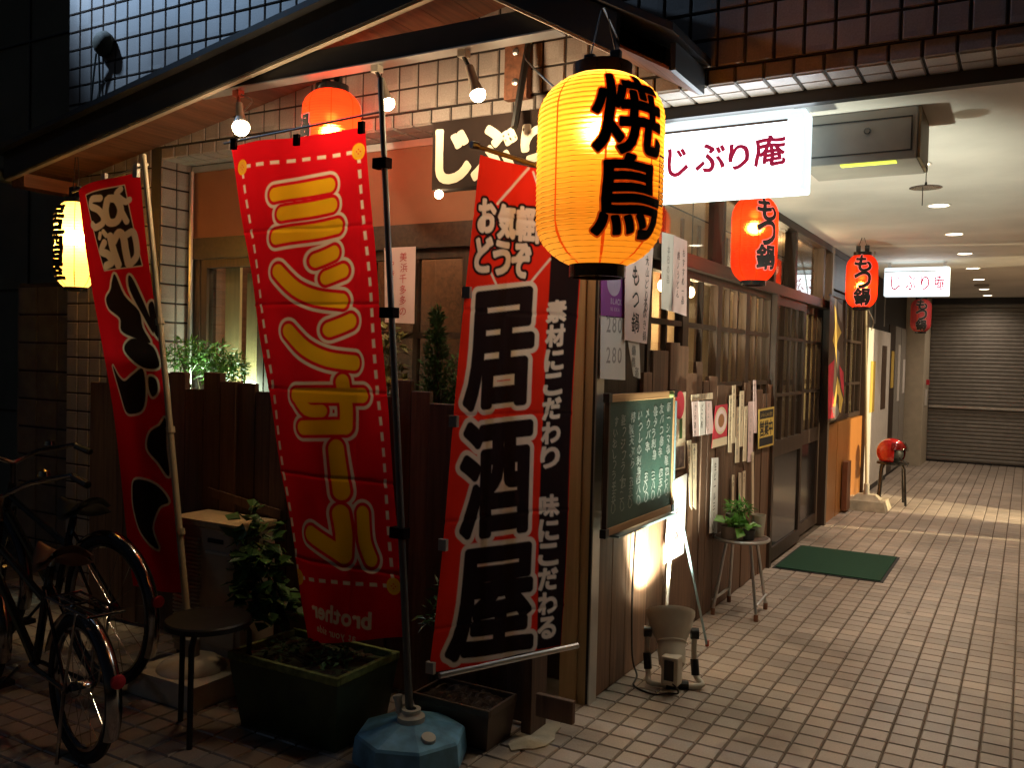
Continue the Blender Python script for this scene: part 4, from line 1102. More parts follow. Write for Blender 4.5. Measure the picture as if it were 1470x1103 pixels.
MB().lathe([(0.0, 0.006), (0.03, 0.005), (0.066, -0.003), (0.067, -0.005), (0.03, 0.002), (0.0, 0.003)], p, n=28, cap0=False, cap1=False).build('plate', glass_mat('clear_plate', (0.55, 0.52, 0.48)), hp, True)
MB().path([(p.x, p.y, p.z + 0.004), (p.x, p.y, uz0 + 0.0)], 0.0018, 5).build('string', 'cable', hp)
MB().lathe([(0.006, 0.004), (0.004, 0.02)], p, n=8).build('knob', 'black', hp)
MB().path([(p.x - 0.012, p.y, p.z), (p.x - 0.012, p.y, p.z - 0.08)], 0.0018, 5).build('tail', 'cable', hp)

# ================================================================== BANNERS
def banner_surface(O, d, wave):
    d = Vector(d).normalized(); n = Vector((d.y, -d.x, 0))      # n faces the street
    O = Vector(O)
    def surf(a, b, h):
        p = O + d * a + n * (wave(a, b) + h); return (p.x, p.y, b)
    def st(px, py):
        q = ray(px, py); t = (O - CAM).dot(n) / q.dot(n); w = CAM + q * t; return ((w - O).dot(d), w.z)
    return surf, st
def cloth_sheet(surf, tl, tr, br, bl, nu=14, nv=40):
    mb = MB(); vs = []
    for side in (0.0, -0.0015):
        for j in range(nv + 1):
            for i in range(nu + 1):
                u, v = i / nu, j / nv
                a = (tl[0] * (1 - u) + tr[0] * u) * (1 - v) + (bl[0] * (1 - u) + br[0] * u) * v
                b = (tl[1] * (1 - u) + tr[1] * u) * (1 - v) + (bl[1] * (1 - u) + br[1] * u) * v
                vs.append(surf(a, b, side))
    W = nu + 1; K = W * (nv + 1)
    fs = [(j * W + i, j * W + i + 1, (j + 1) * W + i + 1, (j + 1) * W + i) for j in range(nv) for i in range(nu)]
    fs += [tuple(K + q for q in reversed(f)) for f in list(fs)]
    for j in range(nv): fs += [(j * W, (j + 1) * W, K + (j + 1) * W, K + j * W), (j * W + nu, K + j * W + nu, K + (j + 1) * W + nu, (j + 1) * W + nu)]
    for i in range(nu): fs += [(i, K + i, K + i + 1, i + 1), (nv * W + i, nv * W + i + 1, K + nv * W + i + 1, K + nv * W + i)]
    return mb.add(vs, fs)
# ------------------------------------------------------------------ sewing sale banner (seen from its back)
Y_B2 = -0.66
surf, st = banner_surface((0, Y_B2, 0), (1, 0, 0), lambda a, b: 0.016 * math.sin(7 * a + 2.0 * b) + 0.008 * math.sin(3.1 * b + 14 * a) + 0.004 * math.sin(19 * a - 7 * b) + 0.0035 * sum(math.exp(-((b - z_) / 0.008) ** 2) for z_ in (0.62, 0.98, 1.34, 1.70, 2.02)) + 0.002 * math.sin(31 * a + 12 * b) - 0.003 * math.exp(-((a + 0.78) / 0.01) ** 2))
b2 = thing('banner_flag', (-0.45, Y_B2, 0.1), 'red banner with orange bubble lettering and dashed border on a grey pole', 'banner', 'upright shop banners')
T = [st(331, 211), st(522, 181), st(582, 915), st(440, 925)]
CV = Canvas(*T, RED)
c3 = lambda x, y: st(330 + 0.3353 * x, 190 + 0.3353 * y)
c4 = lambda x, y: st(370 + 0.3628 * x, 530 + 0.3628 * y)
k3 = abs(c3(300, 600)[1] - c3(300, 500)[1]) / 100; k4 = abs(c4(300, 400)[1] - c4(300, 300)[1]) / 100 * 1.1
def curve(pts, n=4):
    """smooth polyline through points"""
    out = []
    for i in range(len(pts) - 1):
        p0 = pts[max(i - 1, 0)]; p1 = pts[i]; p2 = pts[i + 1]; p3 = pts[min(i + 2, len(pts) - 1)]
        for j in range(n):
            t = j / n
            out.append(tuple(0.5 * (2 * p1[q] + (p2[q] - p0[q]) * t + (2 * p0[q] - 5 * p1[q] + 4 * p2[q] - p3[q]) * t * t + (3 * p1[q] - p0[q] - 3 * p2[q] + p3[q]) * t ** 3) for q in (0, 1)))
    return out + [tuple(pts[-1])]
S3 = [([(205, 270), (415, 222)], 30), ([(238, 352), (425, 308)], 30), ([(215, 452), (452, 400)], 32),
      ([(362, 548), (440, 514)], 30), ([(405, 622), (480, 592)], 29), ([(225, 598), (290, 670), (370, 708), (474, 722)], 31),
      ([(425, 845), (508, 808)], 31), ([(265, 852), (335, 925), (420, 972), (524, 988)], 31)]
S4 = [([(330, 52), (348, 150), (350, 228)], 28), ([(410, 105), (172, 104)], 26), ([(172, 106), (210, 160), (258, 166)], 22), ([(345, 230), (195, 231)], 26),
      ([(315, 315), (337, 482)], 33), ([(335, 572), (346, 650), (348, 735)], 32), ([(346, 736), (225, 650)], 30), ([(412, 575), (422, 680), (448, 752)], 28)]
strokes = [([c3(*p) for p in s], r * k3) for s, r in S3] + [([c4(*p) for p in s], r * k4) for s, r in S4]
strokes = [(curve(s) if len(s) > 2 else s, r) for s, r in strokes]
for s, r in strokes: CV.stroke(s, r + 0.028, CREAM)
for s, r in strokes: CV.stroke(s, r + 0.0145, RED)
for s, r in strokes: CV.stroke(s, r, ORANGE)
def dashes(p, q, n):
    for i in range(n):
        a, b = (i + 0.2) / n, (i + 0.75) / n
        A = (p[0] + (q[0] - p[0]) * a, p[1] + (q[1] - p[1]) * a); B = (p[0] + (q[0] - p[0]) * b, p[1] + (q[1] - p[1]) * b)
        L = math.hypot(B[0] - A[0], B[1] - A[1]); ux, uy = (B[0] - A[0]) / L * 0.0075, (B[1] - A[1]) / L * 0.0075
        CV.poly([(A[0] - uy, A[1] + ux), (A[0] + uy, A[1] - ux), (B[0] + uy, B[1] - ux), (B[0] - uy, B[1] + ux)], CREAM)
Bt = [c3(62, 152), c3(545, 80), c4(534, 862), c4(155, 825)]
dashes(Bt[0], Bt[1], 8); dashes(Bt[1], Bt[2], 28); dashes(Bt[3], Bt[2], 8); dashes(Bt[0], Bt[3], 27)
for q in Bt:
    CV.stroke([q, (q[0] + 0.0005, q[1])], 0.034, ORANGE); CV.stroke([q, (q[0] + 0.0005, q[1])], 0.026, (0.80, 0.40, 0.04))
    for dx, dy in ((0.009, 0), (-0.009, 0), (0, 0.009), (0, -0.009)): CV.stroke([(q[0] + dx, q[1] + dy), (q[0] + dx + 0.0005, q[1] + dy)], 0.003, RED)
bq = c4(215, 990); CV.row('brother', bq[0], bq[1], 0.10, CREAM, 0.0035, step=0.09, mirror=True)
bq = c4(240, 1045); CV.row('at your side', bq[0] - 0.01, bq[1], 0.045, CREAM, 0.0006, step=0.10, mirror=True)
CV.build('cloth', surf, 'banner_cloth', b2)
pb, ptop = at(590, 1038, 1, -0.84), at(546, 112, 1, Y_B2 - 0.015)
MB().path([pb - Vector((0, 0, 0.06)), pb.lerp(ptop, 0.5), ptop], [0.015, 0.013, 0.0115], 10).build('pole', 'grey_pole', b2, True)
q0, q1 = at(322, 206, 1, Y_B2 - 0.01), at(548, 160, 1, Y_B2 - 0.01)
MB().path([q0, q1], 0.005, 8).build('crossbar', 'grey_pole', b2)
for px, py in ((336, 200), (426, 194), (519, 176)):
    p = at(px, py + 3, 1, Y_B2 - 0.012); MB().box((p.x - 0.014, Y_B2 - 0.02, p.z - 0.035), (p.x + 0.014, Y_B2 - 0.006, p.z + 0.012)).build('loop', 'black_cloth', b2)
for f_ in (0.28, 0.62, 0.86):
    p = pb.lerp(ptop, f_); MB().box((p.x - 0.045, p.y - 0.02, p.z - 0.02), (p.x + 0.022, p.y + 0.02, p.z + 0.02)).build('loop', 'black_cloth', b2)
bs = thing('banner_stand', (pb.x, pb.y, 0), 'blue faceted plastic stand with white collar under the sewing banner', 'stand')
MB().lathe([(0.20, 0.0), (0.213, 0.008), (0.215, 0.02), (0.206, 0.098), (0.198, 0.107), (0.062, 0.144)], (pb.x, pb.y, 0), n=8).build('base', 'blue_plastic', bs)
MB().lathe([(0.026, 0.0), (0.028, 0.004), (0.026, 0.016), (0.018, 0.018)], (pb.x + 0.12, pb.y - 0.06, 0.118), (0.3, -0.15, 1), 14).build('filler_cap', 'white_plastic', bs, True)
MB().lathe([(0.052, 0.142), (0.052, 0.162), (0.036, 0.172), (0.036, 0.188), (0.019, 0.188)], (pb.x, pb.y, 0), n=20, cap1=False).build('collar', 'white_plastic', bs, True)
MB().lathe([(0.014, 0), (0.014, 0.05), (0.018, 0.055), (0.018, 0.065)], (pb.x - 0.045, pb.y - 0.01, 0.165), (-0.2, 0, 1), 12).build('screw_knob', 'white_plastic', bs, True)
# ------------------------------------------------------------------ corner banner
dv = Vector((math.cos(math.radians(65)), math.sin(math.radians(65)), 0))
O3 = (-0.155, -0.94, 0)
surf, st = banner_surface(O3, dv, lambda a, b: 0.013 * math.sin(9 * a + 1.6 * b) + 0.008 * math.sin(3.5 * b) + 0.003 * math.sin(23 * a - 6 * b) + 0.003 * sum(math.exp(-((b - z_) / 0.008) ** 2) for z_ in (0.55, 0.92, 1.29, 1.66, 2.0)) + 0.0025 * math.exp(-((a - 0.26) / 0.01) ** 2))
b3 = thing('banner_flag', (-0.06, -0.7, 0.35), 'bright red banner with three huge black outlined characters and black side strip', 'banner', 'upright shop banners')
T = [st(690, 222), st(836, 262), st(806, 928), st(613, 966)]
CV = Canvas(*T, RED2)
CV.poly([st(792, 270), st(834, 262), st(806, 928), st(771, 934)], BLK)
def pq(x0, y0, x1, y1, sh=0.0, dl=0.0):
    """photo box with slanted sides -> banner coordinates"""
    return (st(x0 + sh, y0 + dl), st(x1 + sh * 0.5, y0), st(x1, y1), st(x0, y1 + dl))
for p, q_ in (((756, 242), (716, 292)), ((762, 248), (776, 292)), ((788, 372), (748, 425)), ((708, 392), (722, 424))): CV.stroke([st(*p), st(*q_)], 0.0045, CREAM)
big = (('居', pq(670, 416, 762, 576, 10, 10)), ('酒', pq(659, 602, 760, 760, 8, 12)), ('屋', pq(640, 784, 761, 932, 16, 12)))
for c_, qd in big: CV.char(c_, qd, CREAM, 0.034)
for c_, qd in big: CV.char(c_, qd, BLK, 0.0165)
small = list(zip('お気軽にどうぞ', ((689, 288, 712, 333), (717, 296, 738, 342), (741, 300, 765, 346), (768, 306, 786, 350), (685, 342, 708, 390), (711, 348, 732, 394), (736, 352, 760, 398))))
for c_, b_ in small: CV.char(c_, pq(*b_, 2, -2), BLK, 0.016)
for c_, b_ in small: CV.char(c_, pq(*b_, 2, -2), CREAM, 0.006)
for i, c_ in enumerate('素材にこだわり 味にこだわる'):
    f_ = i / 13; cx, cy = 797 - 12 * f_, 446 + 455 * f_; CV.char(c_, pq(cx - 12, cy - 15, cx + 12, cy + 14, 1, 3), CREAM, 0.0045)
CV.build('cloth', surf, 'banner_cloth', b3)
def p3(px, py, h=0.0):
    a_, b_ = st(px, py); return Vector(surf(a_, b_, h))
MB().path([p3(680, 208), p3(840, 262)], 0.009, 8).build('top_bar', 'grey_pole', b3)
MB().lathe([(0.013, -0.012), (0.013, 0.016)], p3(681, 208), dv, 10).build('end_cap', 'black', b3)
MB().path([p3(626, 968, 0.01), p3(826, 926, 0.01)], 0.011, 8).build('bottom_bar', 'steel', b3)
for py, px in ((420, 674), (605, 653), (781, 634), (957, 617)):
    p = p3(px, py, 0.004); MB().box((p.x - 0.02, p.y - 0.012, p.z - 0.02), (p.x + 0.012, p.y + 0.004, p.z + 0.02)).build('loop', 'grey_unit', b3)
# ------------------------------------------------------------------ left banner (seen from its back)
Y_B1 = -0.66
surf, st = banner_surface((0, Y_B1, 0), (1, 0, 0), lambda a, b: 0.035 * math.sin(6 * a + 1.5 * b) + 0.012 * math.sin(4 * b) + 0.007 * math.sin(17 * a + 5 * b))
b1 = thing('banner_flag', (-1.68, Y_B1, 0.1), 'dark red banner with black brush lettering and white outlines beside the left lantern', 'banner', 'upright shop banners')
T = [st(116, 272), st(201, 247), st(272, 850), st(197, 840)]
CV = Canvas(*T, RED)
z1 = lambda x, y: st(110 + 0.2717 * x, 240 + 0.2717 * y)
z2 = lambda x, y: st(150 + 0.3263 * x, 480 + 0.3263 * y)
bx4 = [z1(84, 155), z1(265, 99), z1(360, 520), z1(198, 550)]
CV.poly(bx4, CREAM, 0.005); CV.poly(bx4, BLK)
kz = abs(z1(100, 300)[0] - z1(0, 300)[0]) / 100
for s, r in (([(168, 172), (125, 178), (118, 212), (160, 232), (188, 268), (185, 305), (150, 326), (128, 310)], 10), ([(250, 120), (236, 150), (272, 185), (292, 175)], 9), ([(200, 180), (196, 240), (212, 296), (246, 290), (258, 230), (236, 176), (206, 172)], 11), ([(262, 240), (286, 290)], 9),
             ([(175, 360), (172, 380)], 7), ([(190, 348), (205, 368)], 7), ([(196, 408), (182, 450), (216, 468), (236, 505), (206, 528)], 11), ([(222, 372), (238, 440), (262, 520)], 11), ([(238, 400), (256, 352), (276, 372), (288, 440), (302, 512)], 11), ([(290, 360), (316, 345), (332, 400), (336, 470), (310, 515)], 10)):
    CV.stroke(curve([z1(*p) for p in s]), r * kz * 1.15, CREAM)
polys = [([(250, 572), (290, 680), (350, 762), (366, 850), (398, 930), (335, 905), (276, 866), (270, 800), (214, 752), (198, 700), (226, 655), (236, 602)], z1),
         ([(304, 578), (328, 606), (398, 800), (410, 880), (368, 790), (312, 655)], z1), ([(388, 742), (410, 712), (428, 800), (440, 905), (412, 870)], z1),
         ([(290, 945), (330, 905), (400, 940), (428, 1000), (432, 1060), (370, 1060), (300, 990)], z1),
         ([(48, 142), (78, 182), (112, 206), (150, 176), (184, 152), (196, 250), (188, 330), (150, 350), (112, 340), (86, 270)], z2), ([(204, 188), (228, 198), (236, 248), (220, 276), (206, 240)], z2),
         ([(266, 372), (276, 500), (292, 625), (250, 560), (210, 500), (216, 432), (246, 402)], z2), ([(150, 642), (210, 640), (262, 672), (298, 735), (268, 760), (248, 850), (276, 940), (192, 870), (152, 780), (140, 700)], z2)]
def closed(pts):
    n = len(pts); return curve(pts[-1:] + pts + pts[:2], 4)[4:4 + 4 * n]
for pg, fn in polys: CV.poly(closed([fn(*p) for p in pg]), CREAM, 0.011)
for pg, fn in polys: CV.poly(closed([fn(*p) for p in pg]), BLK)
CV.build('cloth', surf, 'banner_cloth', b1)
pb1, pt1 = at(276, 935, 1, -0.82), at(206, 222, 1, Y_B1 - 0.02)
MB().path([pb1 - Vector((0, 0, 0.08)), pb1.lerp(pt1, 0.5), pt1], [0.016, 0.0135, 0.012], 10).build('pole', 'bamboo', b1, True)
for f_ in (0.22, 0.42, 0.64): p = pb1.lerp(pt1, f_); MB().path([p, p + (pt1 - pb1) * 0.012], 0.0195, 10).build('joint_sleeve', 'bamboo', b1)
MB().path([at(104, 276, 1, Y_B1 - 0.01), at(212, 236, 1, Y_B1 - 0.01)], 0.006, 8).build('crossbar', 'bamboo', b1)
for px, py in ((150, 255), (196, 241)): p = at(px, py, 1, Y_B1 - 0.012); MB().box((p.x - 0.016, Y_B1 - 0.022, p.z - 0.045), (p.x + 0.016, Y_B1 - 0.004, p.z + 0.02)).build('loop', 'white_plastic', b1)
ws = thing('banner_stand', (pb1.x, pb1.y, 0), 'off white square plastic stand under the dark red banner', 'stand')
MB().frustum((pb1.x - 0.21, pb1.y - 0.17, pb1.x + 0.21, pb1.y + 0.17), 0.0, (pb1.x - 0.205, pb1.y - 0.165, pb1.x + 0.205, pb1.y + 0.165), 0.10).build('base', 'white_plastic', ws)
MB().lathe([(0.15, 0.101), (0.145, 0.115), (0.11, 0.14), (0.06, 0.155)], (pb1.x, pb1.y, 0), n=28).build('dome', 'white_plastic', ws, True)
MB().lathe([(0.032, 0.15), (0.03, 0.23)], (pb1.x, pb1.y, 0), n=16).build('socket', 'grey_unit', ws, True)
for dx, dy in ((-0.17, -0.13), (0.17, 0.12)): MB().lathe([(0.022, 0.10), (0.020, 0.14)], (pb1.x + dx, pb1.y + dy, 0), n=12).build('filler_cap', 'grey_unit', ws, True)

# ================================================================== STREET SIDE: fence, cabinet, pots, plants
fc = thing('plank_fence', (-1.5, -0.36, 0), 'uneven dark plank fence standing in front of the shop windows', 'fence')
x = -2.92
while x < -0.12:
    w = random.uniform(0.10, 0.16); x1 = min(x + w, -0.1)
    top = 1.33 + random.uniform(-0.05, 0.06)
    if -2.5 < x < -2.2: top += 0.04
    if x > -0.5: top = 1.18 + random.uniform(-0.05, 0.05)
    MB().box((x, -0.36 - random.random() * 0.012, 0.02), (x1 - 0.005, -0.335, top), 0.003).build('plank', 'fence', fc)
    x = x1
for z in (0.3, 1.0): MB().box((-2.92, -0.334, z), (-0.1, -0.29, z + 0.08)).build('rail', 'dark_wood_h', fc)
MB().box((-0.1, -0.43, 0.0), (-0.055, -0.30, 1.05), 0.003).build('end_post', 'fence', fc)
p = at(770, 1035, 1, -0.45)
MB().box((p.x, -0.46, 0.10), (p.x + 0.16, -0.435, 0.19), 0.004).build('foot_board', 'plank', fc)
# loose board lying on the cabinet
CBY0, CBY1, CBZ = -0.60, -0.385, 0.70
CBX0, CBX1 = at(250, 800, 1, CBY0).x, at(346, 800, 1, CBY0).x
cb = thing('air_conditioner', ((CBX0 + CBX1) / 2, -0.5, 0), 'beige outdoor air conditioner with slatted front and a board on top', 'air conditioner')
MB().box((CBX0, CBY0, 0.05), (CBX1, CBY1, CBZ - 0.03), 0.008).build('body', 'beige_metal', cb)
MB().box((CBX0 - 0.01, CBY0 - 0.015, CBZ - 0.029), (CBX1 + 0.01, CBY1, CBZ), 0.003).build('top_board', 'pale_wood', cb)
MB().box((CBX0, CBY0 + 0.02, 0.0), (CBX0 + 0.06, CBY1 - 0.02, 0.049)).build('foot', 'black', cb)
MB().box((CBX1 - 0.06, CBY0 + 0.02, 0.0), (CBX1, CBY1 - 0.02, 0.049)).build('foot', 'black', cb)
gx1 = at(288, 800, 1, CBY0).x
for i in range(28):
    z = 0.09 + i * 0.019
    MB().box((CBX0 + 0.012, CBY0 - 0.016, z), (gx1, CBY0 - 0.0005, z + 0.0095), 0.002).build('grille_slat', 'white_plastic', cb)
MB().box((gx1 + 0.05, CBY0 - 0.010, 0.12), (CBX1 - 0.03, CBY0 - 0.0005, CBZ - 0.15), 0.004).build('access_panel', 'beige_metal', cb)
MB().box((gx1 + 0.045, CBY0 - 0.014, CBZ - 0.149), (CBX1 - 0.025, CBY0 - 0.0006, CBZ - 0.138)).build('panel_edge', 'white_plastic', cb)
MB().box((gx1 + 0.05, CBY0 - 0.004, CBZ - 0.10), (gx1 + 0.15, CBY0 - 0.0005, CBZ - 0.08)).build('grip', 'black', cb)
lb2 = MB(); lb2.slab([(CBX0 - 0.02, -0.384, 0.765), (CBX1 + 0.02, -0.384, 0.702), (CBX1 + 0.02, -0.384, 0.745), (CBX0 - 0.02, -0.384, 0.808)], (0, 1, 0), 0.01)
tag(lb2.build('loose_board', 'fence'), 'narrow brown board leaning askew above the air conditioner', 'board')
# ------------------------------------------------------------------ foliage
def leaves(mb, c, rad, n, size, width, droop=0.3, up=0.2, shell=0.0):
    """n pointed leaves scattered through an ellipsoid"""
    for _ in range(n):
        while True:
            v = Vector((random.uniform(-1, 1), random.uniform(-1, 1), random.uniform(-1, 1)))
            if shell < v.length < 1: break
        p = Vector(c) + Vector((v.x * rad[0], v.y * rad[1], v.z * rad[2]))
        d = Vector((v.x + random.gauss(0, 0.6), v.y + random.gauss(0, 0.6), up + random.gauss(0, 0.5) - droop * random.random())).normalized()
        s = d.cross(Vector((random.gauss(0, 0.4), random.gauss(0, 0.4), 1))).normalized()
        L = size * random.uniform(0.6, 1.3); W = L * width
        nn = s.cross(d)
        mb.add([p, p + d * L * 0.45 + s * W / 2 + nn * L * 0.05, p + d * L - nn * L * 0.12, p + d * L * 0.45 - s * W / 2 + nn * L * 0.05], [(0, 1, 2), (0, 2, 3)])
    return mb
def stems(mb, base, tops, r):
    for t in tops:
        b = Vector(base); t = Vector(t); m = b.lerp(t, 0.5) + Vector((random.uniform(-0.03, 0.03), random.uniform(-0.03, 0.03), 0.0))
        mb.path([b, m, t], [r, r * 0.8, r * 0.4], 6)
    return mb
def plant(name, base, label, cat, crowns, n, size, width, m, stem_r=0.006, **k):
    t = thing(name, base, label, cat)
    sm = MB(); cr = MB()
    for c, rad in crowns:
        stems(sm, base, [Vector(c) + Vector((random.uniform(-0.5, 0.5) * rad[0], random.uniform(-0.5, 0.5) * rad[1], rad[2] * random.uniform(-0.2, 0.7))) for _ in range(3)], stem_r)
        leaves(cr, c, rad, int(n / len(crowns)), size, width, **k)
    sm.build('trunk', 'stem', t); cr.build('crown', m, t)
    return t
plant('bamboo_shrub', (-2.42, 0.05, 0.9), 'bright feathery green shrub lit behind the left fence', 'shrub', [((-2.60, 0.02, 1.46), (0.14, 0.10, 0.10)), ((-2.40, 0.02, 1.43), (0.15, 0.10, 0.12)), ((-2.27, 0.04, 1.40), (0.10, 0.08, 0.08))], 900, 0.055, 0.22, 'leaf_bright')
cone = [((-0.86, 0.02, 1.22 + i * 0.075), (0.125 - i * 0.017, 0.10 - i * 0.013, 0.06)) for i in range(7)]
plant('conifer_shrub', (-0.86, 0.02, 0.8), 'dark green cone shaped conifer between the banners', 'shrub', cone, 1500, 0.035, 0.25, 'leaf_dark', up=0.9, droop=0.0)
plant('small_conifer', (-0.70, 0.0, 0.8), 'smaller bright green shrub right of the conifer', 'shrub', [((-0.70, 0.0, 1.36), (0.08, 0.07, 0.14)), ((-0.68, 0.0, 1.24), (0.09, 0.08, 0.1))], 700, 0.04, 0.3, 'leaf', up=0.7, droop=0.0)
plant('maple_shrub', (-1.16, 0.03, 0.8), 'yellow green leafy plant behind the pink paper sheet', 'shrub', [((-1.17, 0.03, 1.55), (0.10, 0.07, 0.10)), ((-1.13, 0.03, 1.38), (0.07, 0.06, 0.08))], 260, 0.05, 0.45, mat('olive_leaf', (0.14, 0.14, 0.03), 0.5, var=0.5))
bxp = thing('plant_trough', (-1.6, 0.05, 0), 'long dark trough holding the shrubs behind the fence', 'planter')
MB().frustum((-2.7, -0.08, -0.5, 0.14), 0.55, (-2.72, -0.10, -0.48, 0.16), 0.84).build('trough', 'dark_wood_h', bxp)
MB().box((-2.68, -0.07, 0.841), (-0.52, 0.13, 0.86)).build('soil', 'soil', bxp)
MB().box((-2.6, -0.06, 0.0), (-2.5, 0.12, 0.549)).box((-0.7, -0.06, 0.0), (-0.6, 0.12, 0.549)).build('support', 'dark_wood', bxp)
# big green planter with creeper
def open_pot(t, rect_b, rect_t, z0, z1, m, soil_drop=0.03, rim='moss', th=0.02):
    a, b, c, d = rect_t
    MB().frustum(rect_b, z0, (a + 0.004, b + 0.004, c - 0.004, d - 0.004), z1 - 0.03).build('pot', m, t)
    rm = MB()
    for q0, q1 in (((a, b), (c, b + th)), ((a, d - th), (c, d)), ((a, b + th), (a + th, d - th)), ((c - th, b + th), (c, d - th))):
        rm.box((q0[0], q0[1], z1 - 0.03), (q1[0], q1[1], z1), 0.004)
    rm.build('rim', rim, t)
    nx, ny = 24, 12; mb = MB(); vs = []
    for j in range(ny + 1):
        for i in range(nx + 1):
            vs.append((a + th + (c - a - 2 * th) * i / nx, b + th + (d - b - 2 * th) * j / ny, z1 - soil_drop + random.uniform(-0.012, 0.012)))
    mb.add(vs, [(j * (nx + 1) + i, j * (nx + 1) + i + 1, (j + 1) * (nx + 1) + i + 1, (j + 1) * (nx + 1) + i) for j in range(ny) for i in range(nx)])
    mb.build('soil', 'soil', t)
px0, px1, py0, py1 = -1.13, -0.56, -1.0, -0.62
gp = thing('green_planter', (-0.88, -0.82, 0), 'large dark green planter box with mossy rim below the sewing banner', 'planter')
open_pot(gp, (px0 + 0.04, py0 + 0.04, px1 - 0.04, py1 - 0.04), (px0, py0, px1, py1), 0.0, 0.30, 'green_pot')
plant('creeper_plant', (-1.12, -0.66, 0.27), 'leafy green creeper growing up beside the cabinet', 'plant', [((-1.42, -0.58, 0.64), (0.11, 0.09, 0.16)), ((-1.36, -0.62, 0.48), (0.13, 0.10, 0.14)), ((-1.24, -0.66, 0.40), (0.12, 0.09, 0.1))], 230, 0.085, 0.75, 'leaf')
plant('seedling_plant', (-0.8, -0.85, 0.27), 'low dark seedlings in the green planter soil', 'plant', [((-0.95, -0.85, 0.30), (0.13, 0.12, 0.03)), ((-0.75, -0.80, 0.30), (0.1, 0.1, 0.03))], 160, 0.035, 0.5, 'leaf_dark')
plant('fern_sprig', (-0.52, -0.45, 0.0), 'thin fern sprig beside the corner banner', 'plant', [((-0.50, -0.46, 0.40), (0.07, 0.05, 0.06)), ((-0.46, -0.46, 0.52), (0.05, 0.04, 0.08))], 70, 0.05, 0.3, 'leaf')
bp2 = thing('brown_planter', (-0.25, -0.55, 0), 'low brown planter tray of bare soil under the corner banner', 'planter')
open_pot(bp2, (-0.43, -0.64, -0.13, -0.46), (-0.46, -0.67, -0.105, -0.455), 0.0, 0.17, 'brown_pot', rim='brown_pot', soil_drop=0.02, th=0.012)
# ------------------------------------------------------------------ dark round stool by the bicycles
def stool(name, c, r, h, label, m_top, m_leg, n=4, foot=1.15, lr=0.011):
    t = thing(name, (c[0], c[1], 0), label, 'stool')
    MB().lathe([(r * 0.9, h - 0.03), (r, h - 0.025), (r, h - 0.006), (r * 0.96, h), (0.0, h + 0.002)], (c[0], c[1], 0), n=36, cap1=False).build('seat', m_top, t, True)
    for i in range(n):
        a = PI / 4 + 2 * PI * i / n + 0.2
        MB().path([(c[0] + math.cos(a) * r * 0.78, c[1] + math.sin(a) * r * 0.78, h - 0.028), (c[0] + math.cos(a) * r * 0.95, c[1] + math.sin(a) * r * 0.95, h - 0.07), (c[0] + math.cos(a) * r * foot, c[1] + math.sin(a) * r * foot, 0.0)], lr, 8).build('leg', m_leg, t, True)
    return t
stool('round_stool', (-1.15, -1.08), 0.165, 0.45, 'black round stool standing beside the green planter', 'black', 'black', 3, 1.0)
